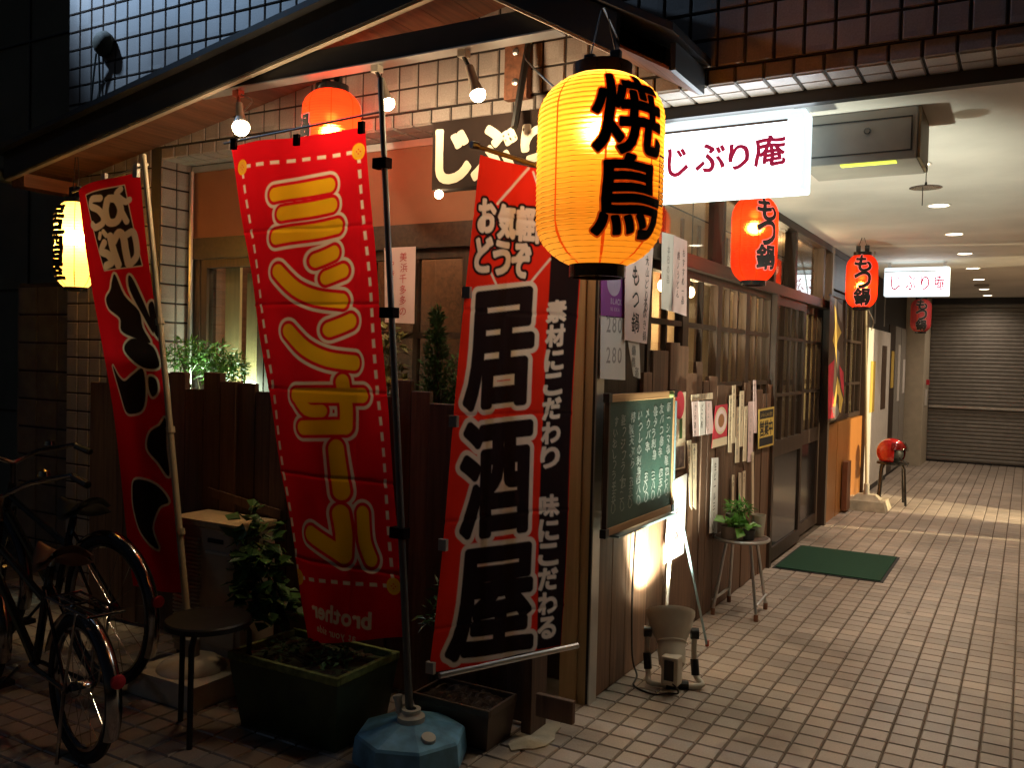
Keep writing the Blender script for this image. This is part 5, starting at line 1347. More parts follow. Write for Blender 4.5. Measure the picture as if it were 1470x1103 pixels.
# ------------------------------------------------------------------ bicycles
def bicycle(name, hub, head, r, label, saddle_m, frame_m, saddle_h, rack=True):
    """built along its heading; hub is the rear wheel's ground point"""
    hx, hy = math.cos(head), math.sin(head); side = Vector((-hy, hx, 0)); H = Vector((hx, hy, 0)); G = Vector(hub)
    t = thing(name, hub, label, 'bicycle', 'parked bicycles')
    def W(f, z, s=0.0): return G + H * f + Vector((0, 0, z)) + side * s
    WB = 1.02
    for k, f in enumerate((0.0, WB)):
        c = W(f, r)
        tor = MB(); n = 40
        def ring(R, rr, m=8):
            vs = []; 
            for i in range(n):
                a = 2 * PI * i / n; d = H * math.cos(a) + Vector((0, 0, math.sin(a)))
                for j in range(m):
                    b = 2 * PI * j / m; vs.append(c + d * (R + rr * math.cos(b)) + side * rr * math.sin(b))
            return vs, [(i * m + j, i * m + (j + 1) % m, ((i + 1) % n) * m + (j + 1) % m, ((i + 1) % n) * m + j) for i in range(n) for j in range(m)]
        wh = MB().add(*ring(r - 0.02, 0.02)).build('wheel', 'rubber', t, True)
        MB().add(*ring(r - 0.048, 0.010, 6)).build('rim', 'chrome', wh, True)
        sp = MB()
        for i in range(18):
            a = 2 * PI * i / 18 + 0.1; d = H * math.cos(a) + Vector((0, 0, math.sin(a)))
            sp.path([c + side * (0.025 if i % 2 else -0.025), c + d * (r - 0.05)], 0.0013, 4)
        sp.build('spokes', 'chrome', wh)
        MB().lathe([(0.02, -0.04), (0.028, -0.03), (0.028, 0.03), (0.02, 0.04)], c, side, 12).build('hub', 'chrome', wh, True)
        # mudguard: a curved strip over the back of the wheel
        mb = MB(); m = 26; a0, a1 = (math.radians(15), math.radians(205)) if k == 0 else (math.radians(40), math.radians(200))
        vs = []
        for i in range(m + 1):
            a = a0 + (a1 - a0) * i / m; d = H * math.cos(a) + Vector((0, 0, math.sin(a)))
            for s_, q in ((-0.028, 0.006), (-0.016, 0.017), (0, 0.021), (0.016, 0.017), (0.028, 0.006)): vs.append(c + d * (r + q) + side * s_)
        mb.add(vs, [(i * 5 + j, i * 5 + j + 1, (i + 1) * 5 + j + 1, (i + 1) * 5 + j) for i in range(m) for j in range(4)])
        mb.build('mudguard', 'chrome', t, True)
    BB = W(0.42, r * 0.95); ST = W(0.28, saddle_h - 0.08); HT = W(WB - 0.20, saddle_h + 0.02); HB = W(WB - 0.14, r * 2 + 0.02)
    fr = MB()
    for a, b, q in ((BB, ST, 0.016), (BB, HB, 0.018), (ST.lerp(BB, 0.35), HT.lerp(HB, 0.5), 0.014)): fr.path([a, b], q, 8)
    for s in (-0.05, 0.05): fr.path([W(0, r, s), BB + side * s * 0.4], 0.009, 6); fr.path([W(0, r, s), ST.lerp(BB, 0.2) + side * s * 0.3], 0.007, 6)
    fr.build('frame', frame_m, t, True)
    fk = MB().path([HT, HB], 0.017, 8)
    for s in (-0.05, 0.05): fk.path([HB + side * s * 0.8, W(WB, r, s)], 0.010, 6)
    fk.build('fork', frame_m, t, True)
    MB().path([ST, W(0.25, saddle_h - 0.02)], 0.011, 8).build('seat_post', 'chrome', t)
    # saddle: wide back, narrow nose
    mb = MB(); vs = []; n = 12; m = 8
    for i in range(n + 1):
        f = i / n; wd = 0.085 * (1 - f) ** 0.8 + 0.022; hh = saddle_h + 0.02 * math.sin(f * PI) * -1 + 0.025 * (1 - f) ** 2
        if i == 0: wd *= 0.75
        for j in range(m + 1):
            u = -1 + 2 * j / m; vs.append(W(0.12 + 0.27 * f, hh - 0.045 * abs(u) ** 2.4, wd * u))
    W_ = m + 1
    fs = [(i * W_ + j, i * W_ + j + 1, (i + 1) * W_ + j + 1, (i + 1) * W_ + j) for i in range(n) for j in range(m)]
    mb.add(vs, fs); mb.add([Vector(v) - Vector((0, 0, 0.028)) for v in vs], [tuple(reversed(f)) for f in fs]); mb.build('saddle', saddle_m, t, True)
    # swept handlebar
    hb = [W(WB - 0.42, saddle_h + 0.17, 0.27), W(WB - 0.30, saddle_h + 0.20, 0.25), W(WB - 0.20, saddle_h + 0.17, 0.12), W(WB - 0.20, saddle_h + 0.12, 0.0), W(WB - 0.20, saddle_h + 0.17, -0.12), W(WB - 0.30, saddle_h + 0.20, -0.25), W(WB - 0.42, saddle_h + 0.17, -0.27)]
    MB().path([HT, hb[3]], 0.012, 8).build('stem', 'chrome', t); h_ = MB().path(hb, 0.0115, 8).build('handlebar', 'chrome', t, True)
    for s in (0, 6): MB().path([hb[s], Vector(hb[s]).lerp(Vector(hb[1 if s == 0 else 5]), 0.85)], 0.017, 8).build('grip', 'black', h_)
    MB().lathe([(0.0, 0.03), (0.022, 0.022), (0.026, 0.0)], W(WB - 0.24, saddle_h + 0.20, -0.16), n=14, cap0=False).build('bell', 'chrome', h_, True)
    if rack:
        rk = MB(); z = 2 * r + 0.045
        for s in (-0.06, -0.02, 0.02, 0.06): rk.path([W(0.16, z, s), W(-0.20, z, s)], 0.005, 6)
        for f in (0.16, 0.0, -0.20): rk.path([W(f, z, -0.065), W(f, z, 0.065)], 0.005, 6)
        for s in (-0.06, 0.06): rk.path([W(-0.10, z, s), W(0, r, s)], 0.005, 6)
        rk.build('rack', 'chrome', t, True)
    MB().lathe([(0.0, 0.014), (0.024, 0.008), (0.026, 0.0)], W(-r - 0.03, r + 0.10), -H, 14, cap0=False).build('rear_reflector', 'red_ink', t, True)
    MB().path([W(0.42, r * 0.95, 0.06), W(0.55, r * 0.6, 0.075)], 0.007, 6).box(*[W(0.55, r * 0.6, 0.08) + Vector((a, a, b)) for a, b in ((-0.035, -0.01), (0.035, 0.01))]).build('pedal', 'black', t)
    MB().path([W(0.0, r, 0.06), W(-0.02, 0.02, 0.09)], 0.007, 6).build('kickstand', 'chrome', t)
    return t
bicycle('bicycle', (-1.33, -1.50, 0), math.radians(168), 0.265, 'dark bicycle with chrome rack at the left front edge', 'brown_leather', 'black_gloss', 0.74)
bicycle('bicycle', (-1.90, -0.98, 0), math.radians(176), 0.335, 'dark bicycle with golden mudguard behind the nearer bicycle', 'black', 'black_gloss', 0.80, rack=False)
# ------------------------------------------------------------------ fitting on the upper wall
p = at(148, 62, 1, -0.03)
wf = thing('wall_fitting', (p.x, 0.0, p.z), 'round dark fitting with two trailing cables on the upper tiles', 'fitting')
MB().lathe([(0.07, -0.008), (0.078, -0.03), (0.06, -0.06), (0.03, -0.075)], (p.x, 0, p.z), (0, 1, 0), 14).build('body', 'stem', wf, True)
for dx, l in ((-0.09, 0.62), (-0.03, 0.66)):
    MB().path([(p.x + dx * 0.4, -0.05, p.z - 0.06), (p.x + dx, -0.03, p.z - 0.2), (p.x + dx * 1.6, -0.016, p.z - 0.45), (p.x + dx * 1.8, -0.016, p.z - l)], 0.006, 6).build('cable', 'grey_pole', wf)
# ------------------------------------------------------------------ pink sheet hung in the front window
def sheet(name, pts, label, m='paper', thick=0.002, nrm=(1, 0, 0), cat='paper', group=None, curl=0.0):
    t = MB().slab(pts, nrm, thick).build(name, m)
    tag(t, label, cat, group); return t
a, b, c_, d = (at(px, py, 1, 0.15) for px, py in ((552, 356), (597, 354), (595, 465), (553, 463)))
s = sheet('pink_sheet', [a, b, c_, d], 'pink handwritten sheet hanging in the front window', 'pink_paper', nrm=(0, -1, 0))
P = Print(lambda u, v, h: (u, 0.148 - h, v))
column(P, '美浜千多多の', a.x + 0.125, a.z - 0.025, 0.05, 0.001, step=1.1, jit=0.06); column(P, 'やきとり', a.x + 0.05, a.z - 0.06, 0.045, 0.001, step=1.15, jit=0.06)
P.build('handwriting', 'red_ink', s)

# ================================================================== ARCADE SIDE: notices, board, small things
XW = 0.004
def wall_sheet(name, corners, label, m, texts=(), x=XW, cat='paper', group=None):
    """corners in the photo: tl, tr, br, bl, taken on the plank wall plane"""
    c4_ = [at(px, py, 0, x) for px, py in corners]
    o = MB().slab(c4_, (1, 0, 0), 0.002).build(name, m); tag(o, label, cat, group)
    return o, c4_
def flat(x): return lambda u, v, h: (x + 0.0022 + h, u, v)
def uv(c4_, u, v):
    top = c4_[0].lerp(c4_[1], u); bot = c4_[3].lerp(c4_[2], u); p = top.lerp(bot, v); return (p.y, p.z)
def write(o, c4_, cols, size, ink='ink', x=XW, jit=0.07, bold=0.0, wid=1.0):
    P = Print(flat(x))
    for text, u, v in cols:
        a_, b_ = uv(c4_, u, v); column(P, text, a_, b_, size, 0.0008, bold, step=1.08, jit=jit, wid=wid, rough=0.035)
    P.build('handwriting', ink, o)
o, q = wall_sheet('purple_poster', ((862, 372), (898, 366), (898, 456), (862, 453)), 'purple poster with pale oval on the wall under the big lantern', 'purple', cat='poster', x=0.012)
P = Print(flat(0.012)); cy, cz = uv(q, 0.5, 0.42)
P.tri([(cy, cz)] + [(cy + 0.075 * math.cos(2 * PI * i / 24), cz + 0.062 * math.sin(2 * PI * i / 24)) for i in range(24)], [(0, 1 + i, 1 + (i + 1) % 24) for i in range(24)], 0.0008)
cy, cz = uv(q, 0.36, 0.80); row(P, 'BLACK', cy, cz, 0.036, 0.001, 0.001, step=0.68); row(P, 'NIKKA', cy, cz - 0.030, 0.026, 0.001, 0, step=0.8)
P.build('print', mat('lilac_print', (0.45, 0.36, 0.50), 0.7), o)
o, q = wall_sheet('price_sheet', ((862, 455), (897, 457), (897, 546), (861, 544)), 'white sheet with faint grey prices under the purple poster', 'paper', x=0.014)
P = Print(flat(0.014))
for v in (0.28, 0.78):
    cy, cz = uv(q, 0.2, v); row(P, '280', cy, cz, 0.10, 0.0008, 0.001, step=0.62)
P.build('handwriting', 'grey_ink', o)
o, q = wall_sheet('menu_sheet', ((897, 372), (938, 348), (928, 494), (896, 488)), 'pinkish handwritten menu sheet right of the purple poster', 'pink_paper', x=0.024)
write(o, q, (('もつ鍋', 0.40, 0.14),), 0.10, x=0.024, bold=0.0015); write(o, q, (('大山どりの', 0.78, 0.10), ('水炊き鍋', 0.80, 0.52)), 0.05, x=0.024)
o, q = wall_sheet('small_sheet', ((901, 490), (917, 490), (919, 544), (909, 540)), 'small printed slip hanging crooked below the pink menu', 'paper', x=0.018)
write(o, q, (('鍋焼', 0.5, 0.1), ('酒', 0.6, 0.7)), 0.05, 'grey_ink', x=0.018, bold=0.002)
o, q = wall_sheet('menu_sheet', ((950, 333), (969, 338), (966, 448), (949, 443)), 'pale menu sheet on the lattice window, left one of the hanging pair', 'paper', x=0.03)
write(o, q, (('本日の品', 0.5, 0.15),), 0.045, 'grey_ink', x=0.03)
o, q = wall_sheet('menu_sheet', ((967, 338), (986, 346), (985, 454), (965, 447)), 'pinkish menu sheet on the lattice window, right one of the hanging pair', 'pink_paper', x=0.036)
write(o, q, (('おすすめ一品', 0.75, 0.12), ('焼ノうどん', 0.35, 0.18)), 0.045, x=0.036)
# strips pinned on the planks
strips = [((992, 567), (1023, 564), (1023, 573), (992, 576), 'cream_paper', 'wide cream header slip above three hanging slips', '', 0),
          ((993, 577), (1003, 576), (1004, 626), (995, 627), 'pink_paper', 'left of three slips hanging under the cream header', 'からあげ定食', 0.045),
          ((1003, 577), (1012, 576), (1012, 624), (1004, 626), 'paper', 'middle of three slips hanging under the cream header', 'どて焼', 0.045),
          ((1012, 576), (1021, 576), (1024, 622), (1014, 624), 'pink_paper', 'right of three slips hanging under the cream header', 'ぎょうざ', 0.045),
          ((1047, 568), (1051, 567), (1050, 650), (1045, 650), 'cream_paper', 'first narrow menu strip right of the dish picture', '焼とり盛り合せ', 0.035),
          ((1051, 554), (1056, 553), (1055, 636), (1050, 637), 'cream_paper', 'tall narrow strip reaching highest beside the dish picture', '串かつ三本', 0.035),
          ((1057, 585), (1062, 584), (1061, 664), (1055, 665), 'cream_paper', 'narrow menu strip with bold writing hanging lowest of the upper group', '若鶏のから揚', 0.045),
          ((1062, 562), (1068, 561), (1066, 641), (1061, 642), 'cream_paper', 'narrow menu strip with a pin in its top left of the gap', '出し巻玉子', 0.035),
          ((1069, 584), (1073, 583), (1071, 662), (1066, 663), 'cream_paper', 'thin brownish menu strip in the middle of the upper group', 'もろきゅう', 0.03),
          ((1074, 577), (1082, 576), (1080, 662), (1073, 664), 'pink_paper', 'broad pinkish menu strip near the open sign', 'とりわさ刺身', 0.04),
          ((1081, 546), (1085, 546), (1087, 622), (1082, 622), 'pink_paper', 'strip curling over the plank tops near the open sign', '枝豆冷奴', 0.03),
          ((986, 633), (992, 632), (993, 732), (990, 727), 'cream_paper', 'long narrow strip left of a pair beside the chalkboard', 'ホルモン焼', 0.035),
          ((993, 637), (1000, 637), (999, 732), (995, 728), 'cream_paper', 'long narrow strip right of a pair beside the chalkboard', '手羽先塩焼', 0.035),
          ((1022, 658), (1031, 657), (1029, 766), (1018, 766), 'paper', 'long torn paper strip with heavy writing above the plant stool', '生ビール三八〇円', 0.055),
          ((1051, 682), (1054, 682), (1053, 730), (1050, 730), 'cream_paper', 'short low strip standing alone above the plant stool', '漬物', 0.03),
          ((1060, 679), (1064, 679), (1064, 733), (1060, 733), 'cream_paper', 'left of two short low strips above the plant stool', '湯豆腐', 0.03),
          ((1066, 677), (1070, 676), (1069, 735), (1065, 735), 'cream_paper', 'right of two short low strips above the plant stool', '雑炊', 0.03),
          ((1079, 650), (1082, 649), (1082, 742), (1079, 742), 'cream_paper', 'very thin strip at the right end of the planks', '茶漬', 0.025)]
for i, (c1_, c2_, c3_, c4__, m, lab, tx, sz) in enumerate(strips):
    x_ = 0.004 + 0.0045 * (i % 3)
    o, q = wall_sheet('menu_strip', (c1_, c2_, c3_, c4__), lab, m, x=x_, cat='menu strip', group='menu strips on the planks')
    if tx: write(o, q, ((tx, 0.5, 0.05),), sz, 'ink' if i % 3 else 'grey_ink', x=x_, wid=0.9)
    else:
        P = Print(flat(x_)); cy, cz = uv(q, 0.06, 0.85); row(P, '本日のおすすめ', cy, cz, 0.032, 0.0008, step=1.45); P.build('handwriting', 'grey_ink', o)
# dish picture, vertical picture strip, open sign
o, q = wall_sheet('dish_picture', ((1027, 583), (1044, 580), (1043, 638), (1021, 644)), 'picture of a round dish on red ground pinned on the planks', 'red_ink', cat='picture', x=0.006)
P = Print(flat(0.006)); cy, cz = uv(q, 0.5, 0.38)
for R_, m_, hh in ((1.0, 'cream_paper', 0.0008), (0.82, 'pink_paper', 0.0016), (0.5, mat('stew_brown', (0.35, 0.15, 0.06), 0.6), 0.0024)):
    P = Print(flat(0.006)); P.tri([(cy, cz)] + [(cy + 0.125 * R_ * math.cos(2 * PI * i / 28), cz + 0.082 * R_ * math.sin(2 * PI * i / 28)) for i in range(28)], [(0, 1 + i, 1 + (i + 1) % 28) for i in range(28)], hh); P.build('dish', m_, o)
P = Print(flat(0.006)); P.tri([uv(q, 0.0, 0.80), uv(q, 1.0, 0.80), uv(q, 1, 1), uv(q, 0, 1)], [(0, 1, 2, 3)], 0.0008); P.build('caption_band', 'cream_paper', o)
o, q = wall_sheet('picture_strip', ((968, 565), (984, 563), (983, 672), (966, 676)), 'tall picture strip with a red disc behind the chalkboard edge', 'cream_paper', cat='picture', x=0.006)
P = Print(flat(0.006)); cy, cz = uv(q, 0.45, 0.16); P.tri([(cy, cz)] + [(cy + 0.075 * math.cos(2 * PI * i / 24), cz + 0.075 * math.sin(2 * PI * i / 24)) for i in range(24)], [(0, 1 + i, 1 + (i + 1) % 24) for i in range(24)], 0.0008); P.build('disc', 'red_ink', o)
P = Print(flat(0.006)); P.tri([uv(q, 0.45, 0.34), uv(q, 0.7, 0.34), uv(q, 0.7, 0.6), uv(q, 0.45, 0.6)], [(0, 1, 2, 3)], 0.0008); P.build('green_bar', 'leaf', o)
P = Print(flat(0.006)); P.tri([uv(q, 0.1, 0.7), uv(q, 0.9, 0.7), uv(q, 0.9, 0.98), uv(q, 0.1, 0.98)], [(0, 1, 2, 3)], 0.0008); P.build('photo', mat('dim_photo', (0.22, 0.16, 0.14), 0.6, var=0.7, scale=25), o)
o, q = wall_sheet('open_sign', ((1089, 588), (1111, 584), (1110, 639), (1088, 645)), 'yellow and black open sign hanging at the end of the planks', 'yellow', cat='sign', x=0.02)
P = Print(flat(0.02))
for v0, v1 in ((0.05, 0.26), (0.74, 0.95)): P.tri([uv(q, 0.06, v0), uv(q, 0.94, v0), uv(q, 0.94, v1), uv(q, 0.06, v1)], [(0, 1, 2, 3)], 0.0008)
for k_, c_ in enumerate('営業中'):
    u0 = 0.08 + k_ * 0.29
    P.char(c_, (uv(q, u0, 0.32), uv(q, u0 + 0.26, 0.32), uv(q, u0 + 0.26, 0.70), uv(q, u0, 0.70)), 0.0008, 0.004)
P.build('print', 'ink', o)
P = Print(flat(0.02)); cy, cz = uv(q, 0.12, 0.22); row(P, 'いらっしゃいませ', cy, cz, 0.035, 0.0016, step=1.15); P.build('print', 'yellow', o)
MB().path([Vector((0.02, uv(q, 0.5, 0)[0], uv(q, 0.5, 0)[1])), Vector((0.012, uv(q, 0.5, 0)[0], uv(q, 0.5, 0)[1] + 0.14))], 0.003, 5).build('hook_cord', 'cable', o)
# ------------------------------------------------------------------ chalkboard and easel
XB = 0.07
K = [at(px, py, 0, XB) for px, py in ((874, 566), (972, 562), (963, 736), (866, 770))]
by0, by1 = (K[0].y + K[3].y) / 2, (K[1].y + K[2].y) / 2; bz1, bz0 = (K[0].z + K[1].z) / 2, (K[2].z + K[3].z) / 2
bd = thing('chalkboard', (XB, (by0 + by1) / 2, bz0), 'green chalkboard menu in a wooden frame beside the corner post', 'chalkboard')
MB().box((XB - 0.012, by0 + 0.02, bz0 + 0.02), (XB - 0.002, by1 - 0.02, bz1 - 0.02)).build('slate', 'chalkboard', bd)
fw = 0.032
MB().box((XB - 0.016, by0 + fw, bz1 - fw), (XB + 0.006, by1 - fw, bz1), 0.002).build('frame_rail', 'board_wood', bd)
MB().box((XB - 0.016, by0 + fw, bz0), (XB + 0.006, by1 - fw, bz0 + fw), 0.002).build('frame_rail', 'board_wood', bd)
for y_, m_ in ((by0, 'dark_wood'), (by1 - fw, 'board_wood')): MB().box((XB - 0.016, y_ + 0.006, bz0 + fw), (XB + 0.005, y_ + fw - 0.010, bz1 - fw), 0.002).build('frame_stile', m_, bd)
for y_ in (by0 - 0.006, by1 - fw): 
    for z_ in (bz0 - 0.006, bz1 - fw): MB().box((XB - 0.02, y_, z_), (XB + 0.009, y_ + fw + 0.006, z_ + fw + 0.006), 0.003).build('corner_cap', 'black', bd)
MB().ball((XB + 0.008, by1 - 0.09, bz1 - 0.015), 0.018, 12).build('magnet', 'moss', bd, True)
P = Print(lambda u, v, h: (XB - 0.0015 + h, u, v))
cols = (('新一シマ塩屋', '四七〇'), ('友バコ唐辛', '四五〇'), ('盛タラ刺身', '三八〇'), ('メウバ串', '五〇〇'), ('いつしの刺身', '四八〇'), ('特製天ぷら', '五五〇'), ('夏フジフライ', '四二〇'), ('すいおしフライ', '三五〇'))
W_ = by1 - by0 - 2 * fw
for i, (t_, p_) in enumerate(cols):
    yc = by1 - fw - W_ * (i + 0.62) / 8.3
    column(P, t_, yc, bz1 - fw - 0.02 - 0.006 * i, 0.052 if len(t_) < 7 else 0.046, 0.0008, 0.0006, step=1.0, jit=0.2, wid=1.15, rough=0.05)
    column(P, p_, yc, bz0 + fw + 0.20, 0.05, 0.0008, 0.0006, step=0.95, jit=0.2, wid=1.1, rough=0.05)
P.build('handwriting', 'chalk', bd)
es = thing('easel', (0.1, 0.85, 0), 'thin pale blue metal easel leg stand behind the work light', 'easel')
el = mat('easel_blue', (0.30, 0.42, 0.46), 0.35, 0.6)
top = at(967, 690, 0, 0.075); ft_ = at(1015, 928, 2, 0.0)
MB().path([top, ft_], 0.007, 8).build('leg', el, es); MB().lathe([(0.010, 0), (0.010, 0.03)], ft_, n=10).build('foot_cap', 'red_fixture', es)
MB().path([top, (0.045, top.y + 0.02, 0.0)], 0.009, 8).build('leg', 'white_plastic', es)
MB().path([top - Vector((0, 0, 0.02)), top + Vector((0, 0, 0.4))], 0.007, 8).build('mast', el, es)
MB().box((0.05, by0 + 0.1, bz0 - 0.018), (0.095, by1 - 0.02, bz0 - 0.008)).build('ledge', el, es)
o, q = wall_sheet('lit_sheet', ((962, 692), (986, 680), (981, 795), (953, 810)), 'brightly lit white sheet with red writing below the chalkboard', 'paper', x=0.045)
write(o, q, (('もつ鍋', 0.5, 0.35),), 0.06, 'red_ink', x=0.045, bold=0.001)
# ------------------------------------------------------------------ floor work light
fx, fy = 0.215, 0.42
fd = Vector((-0.26, 0.55, 1.0)).normalized()
wl = thing('work_light', (fx, fy, 0), 'white floor work light shining up the plank wall', 'work light')
hc = Vector((fx, fy, 0.20))
MB().lathe([(0.045, -0.115), (0.060, -0.10), (0.064, -0.04), (0.062, -0.012), (0.064, 0.0), (0.080, 0.03), (0.097, 0.07), (0.106, 0.11), (0.113, 0.122), (0.114, 0.14), (0.107, 0.141), (0.100, 0.12), (0.06, 0.05), (0.04, 0.03)], hc, fd, 36, True, False).build('reflector', 'white_plastic', wl, True)
MB().lathe([(0.0645, -0.006), (0.069, 0.0), (0.0665, 0.006)], hc, fd, 30, False, False).build('collar', 'white_plastic', wl, True)
MB().lathe([(0.0, 0.0), (0.06, 0.0)], hc + fd * 0.07, fd, 24, cap0=False, cap1=False).build('bulb', emit('flood_bulb', (0.95, 1.0, 0.85), 60), wl)
lamp('flood_beam', 'SPOT', hc + fd * 0.13, FLOOD_E, (0.97, 1.0, 0.78), wl, spot_size=math.radians(100), spot_blend=0.5, shadow_soft_size=0.03, aim=hc + fd * 2)
u_ = Vector((0.88, 0.42, 0)).normalized() * 0.108
fwd = Vector((0.25, -0.25, 0)).normalized()
A, B = hc + fd * 0.045 - u_, hc + fd * 0.045 + u_
pts = [A, A + Vector((0, 0, -0.10)), Vector((A.x, A.y, 0.05)) + fwd * 0.02, Vector((A.x, A.y, 0.018)) + fwd * 0.07, Vector((B.x, B.y, 0.018)) + fwd * 0.07, Vector((B.x, B.y, 0.05)) + fwd * 0.02, B + Vector((0, 0, -0.10)), B]
MB().path(curve3(pts, 4), 0.013, 10).build('frame', 'white_plastic', wl, True)
for p, q_ in ((pts[1], pts[2]), (pts[5], pts[6])): MB().path([p, Vector(p).lerp(Vector(q_), 0.8)], 0.019, 10).build('grip', 'black', wl)
MB().path([Vector(pts[3]).lerp(Vector(pts[4]), 0.28), Vector(pts[3]).lerp(Vector(pts[4]), 0.75)], 0.021, 10).build('grip', 'black', wl)
for p in (A, B): MB().lathe([(0.026, -0.018), (0.026, 0.018)], p, u_, 12).build('knob', 'black', wl, True)
sb = hc - fd * 0.085 + Vector((0.02, -0.07, -0.01))
MB().box((sb.x - 0.04, sb.y - 0.02, sb.z - 0.075), (sb.x + 0.04, sb.y + 0.05, sb.z + 0.055), 0.01).build('switch_box', 'white_plastic', wl)
MB().box((sb.x - 0.022, sb.y - 0.026, sb.z - 0.05), (sb.x + 0.022, sb.y - 0.0205, sb.z + 0.04)).build('switch', 'black', wl)
cp = [sb + Vector((0, -0.01, -0.05)), sb + Vector((0.05, -0.03, -0.09)), (fx + 0.03, fy - 0.13, 0.008), (fx - 0.02, fy - 0.17, 0.007), (fx - 0.13, fy - 0.12, 0.007), (0.05, fy + 0.0, 0.012), (0.016, fy + 0.02, 0.10), (0.012, fy + 0.01, 0.4), (0.012, fy + 0.03, 0.72)]
MB().path([Vector(v) for v in curve3(cp)], 0.0045, 6).build('cord', 'cable', wl, True)
# ------------------------------------------------------------------ folding stool with plants
tc_ = (0.145, 1.82)
ft2 = thing('folding_stool', (tc_[0], tc_[1], 0), 'round folding stool with grey legs carrying potted plants', 'stool')
zt = at(1066, 772, 1, 1.82).z
MB().lathe([(0.150, -0.018), (0.158, -0.012), (0.158, 0.0), (0.15, 0.004)], (tc_[0], tc_[1], zt), n=36).build('seat', 'brown_pot', ft2, True)
n_ = 36; MB().path([(tc_[0] + 0.158 * math.cos(2 * PI * i / n_), tc_[1] + 0.158 * math.sin(2 * PI * i / n_), zt - 0.004) for i in range(n_ + 1)], 0.009, 8).build('seat_rim', 'steel', ft2, True)
legs = (((0.09, -0.07), (0.284, 1.664)), ((0.09, 0.07), (0.265, 1.955)), ((-0.09, 0.07), (0.03, 1.99)), ((-0.09, -0.07), (0.03, 1.66)))
for (dx, dy), (gx, gy) in legs:
    MB().path([(tc_[0] + dx * 0.8, tc_[1] + dy, zt - 0.02), (gx, gy, 0.03)], 0.010, 8).build('leg', 'steel', ft2)
    MB().lathe([(0.013, 0), (0.013, 0.04)], (gx, gy, 0), n=10).build('foot', 'brown_leather', ft2)
for a_, b_ in ((0, 1), (2, 3)): MB().path([(legs[a_][1][0], legs[a_][1][1], 0.09), (legs[b_][1][0], legs[b_][1][1], 0.09)], 0.008, 8).build('stretcher', 'steel', ft2)
def pot(name, c, r, h, label, m, flare=1.2):
    t = thing(name, (c[0], c[1], c[2]), label, 'pot')
    MB().lathe([(r * 0.75, 0.0), (r, h), (r * 0.92, h), (r * 0.88, h - 0.02)], c, n=20, cap1=False).build('pot', m, t, True)
    MB().lathe([(0, h - 0.02), (r * 0.88, h - 0.02)], c, n=20, cap0=False, cap1=False).build('soil', 'soil', t)
zt += 0.005
pot('plant_pot', (0.10, 1.72, zt), 0.06, 0.075, 'small pot of trailing leaves on the folding stool', 'brown_pot')
pot('plant_pot', (0.22, 1.90, zt), 0.045, 0.13, 'tall cream pot at the right of the folding stool', 'cream_wall')
pot('plant_pot', (0.07, 1.90, zt), 0.05, 0.12, 'grey pot at the back of the folding stool', 'grey_unit')
pot('plant_pot', (0.205, 1.745, zt), 0.04, 0.06, 'low dark pot at the front of the folding stool', 'black')
plant('pothos_plant', (0.10, 1.72, zt + 0.05), 'broad leaved green plant trailing over the folding stool', 'plant', [((0.11, 1.73, zt + 0.085), (0.05, 0.05, 0.025)), ((0.17, 1.76, zt + 0.07), (0.05, 0.05, 0.02))], 36, 0.075, 0.75, 'leaf_bright', up=0.45, droop=0.1)
plant('fern_plant', (0.12, 1.86, zt + 0.08), 'feathery green fern standing on the folding stool', 'plant', [((0.12, 1.84, zt + 0.17), (0.07, 0.07, 0.05))], 140, 0.05, 0.25, 'leaf_bright')
# ------------------------------------------------------------------ door mat
c0_, c1_ = (0.03, 3.085), (0.785, 4.03)
dm = thing('door_mat', (0.4, 3.55, 0), 'dark green rectangular mat in front of the sliding door', 'mat')
MB().box((c0_[0] + 0.02, c0_[1] + 0.02, 0.002), (c1_[0] - 0.02, c1_[1] - 0.02, 0.013)).build('pile', 'mat_green', dm)
MB().box((c0_[0], c0_[1], 0.0015), (c1_[0], c1_[1], 0.006), 0.001).build('edging', 'rubber', dm)
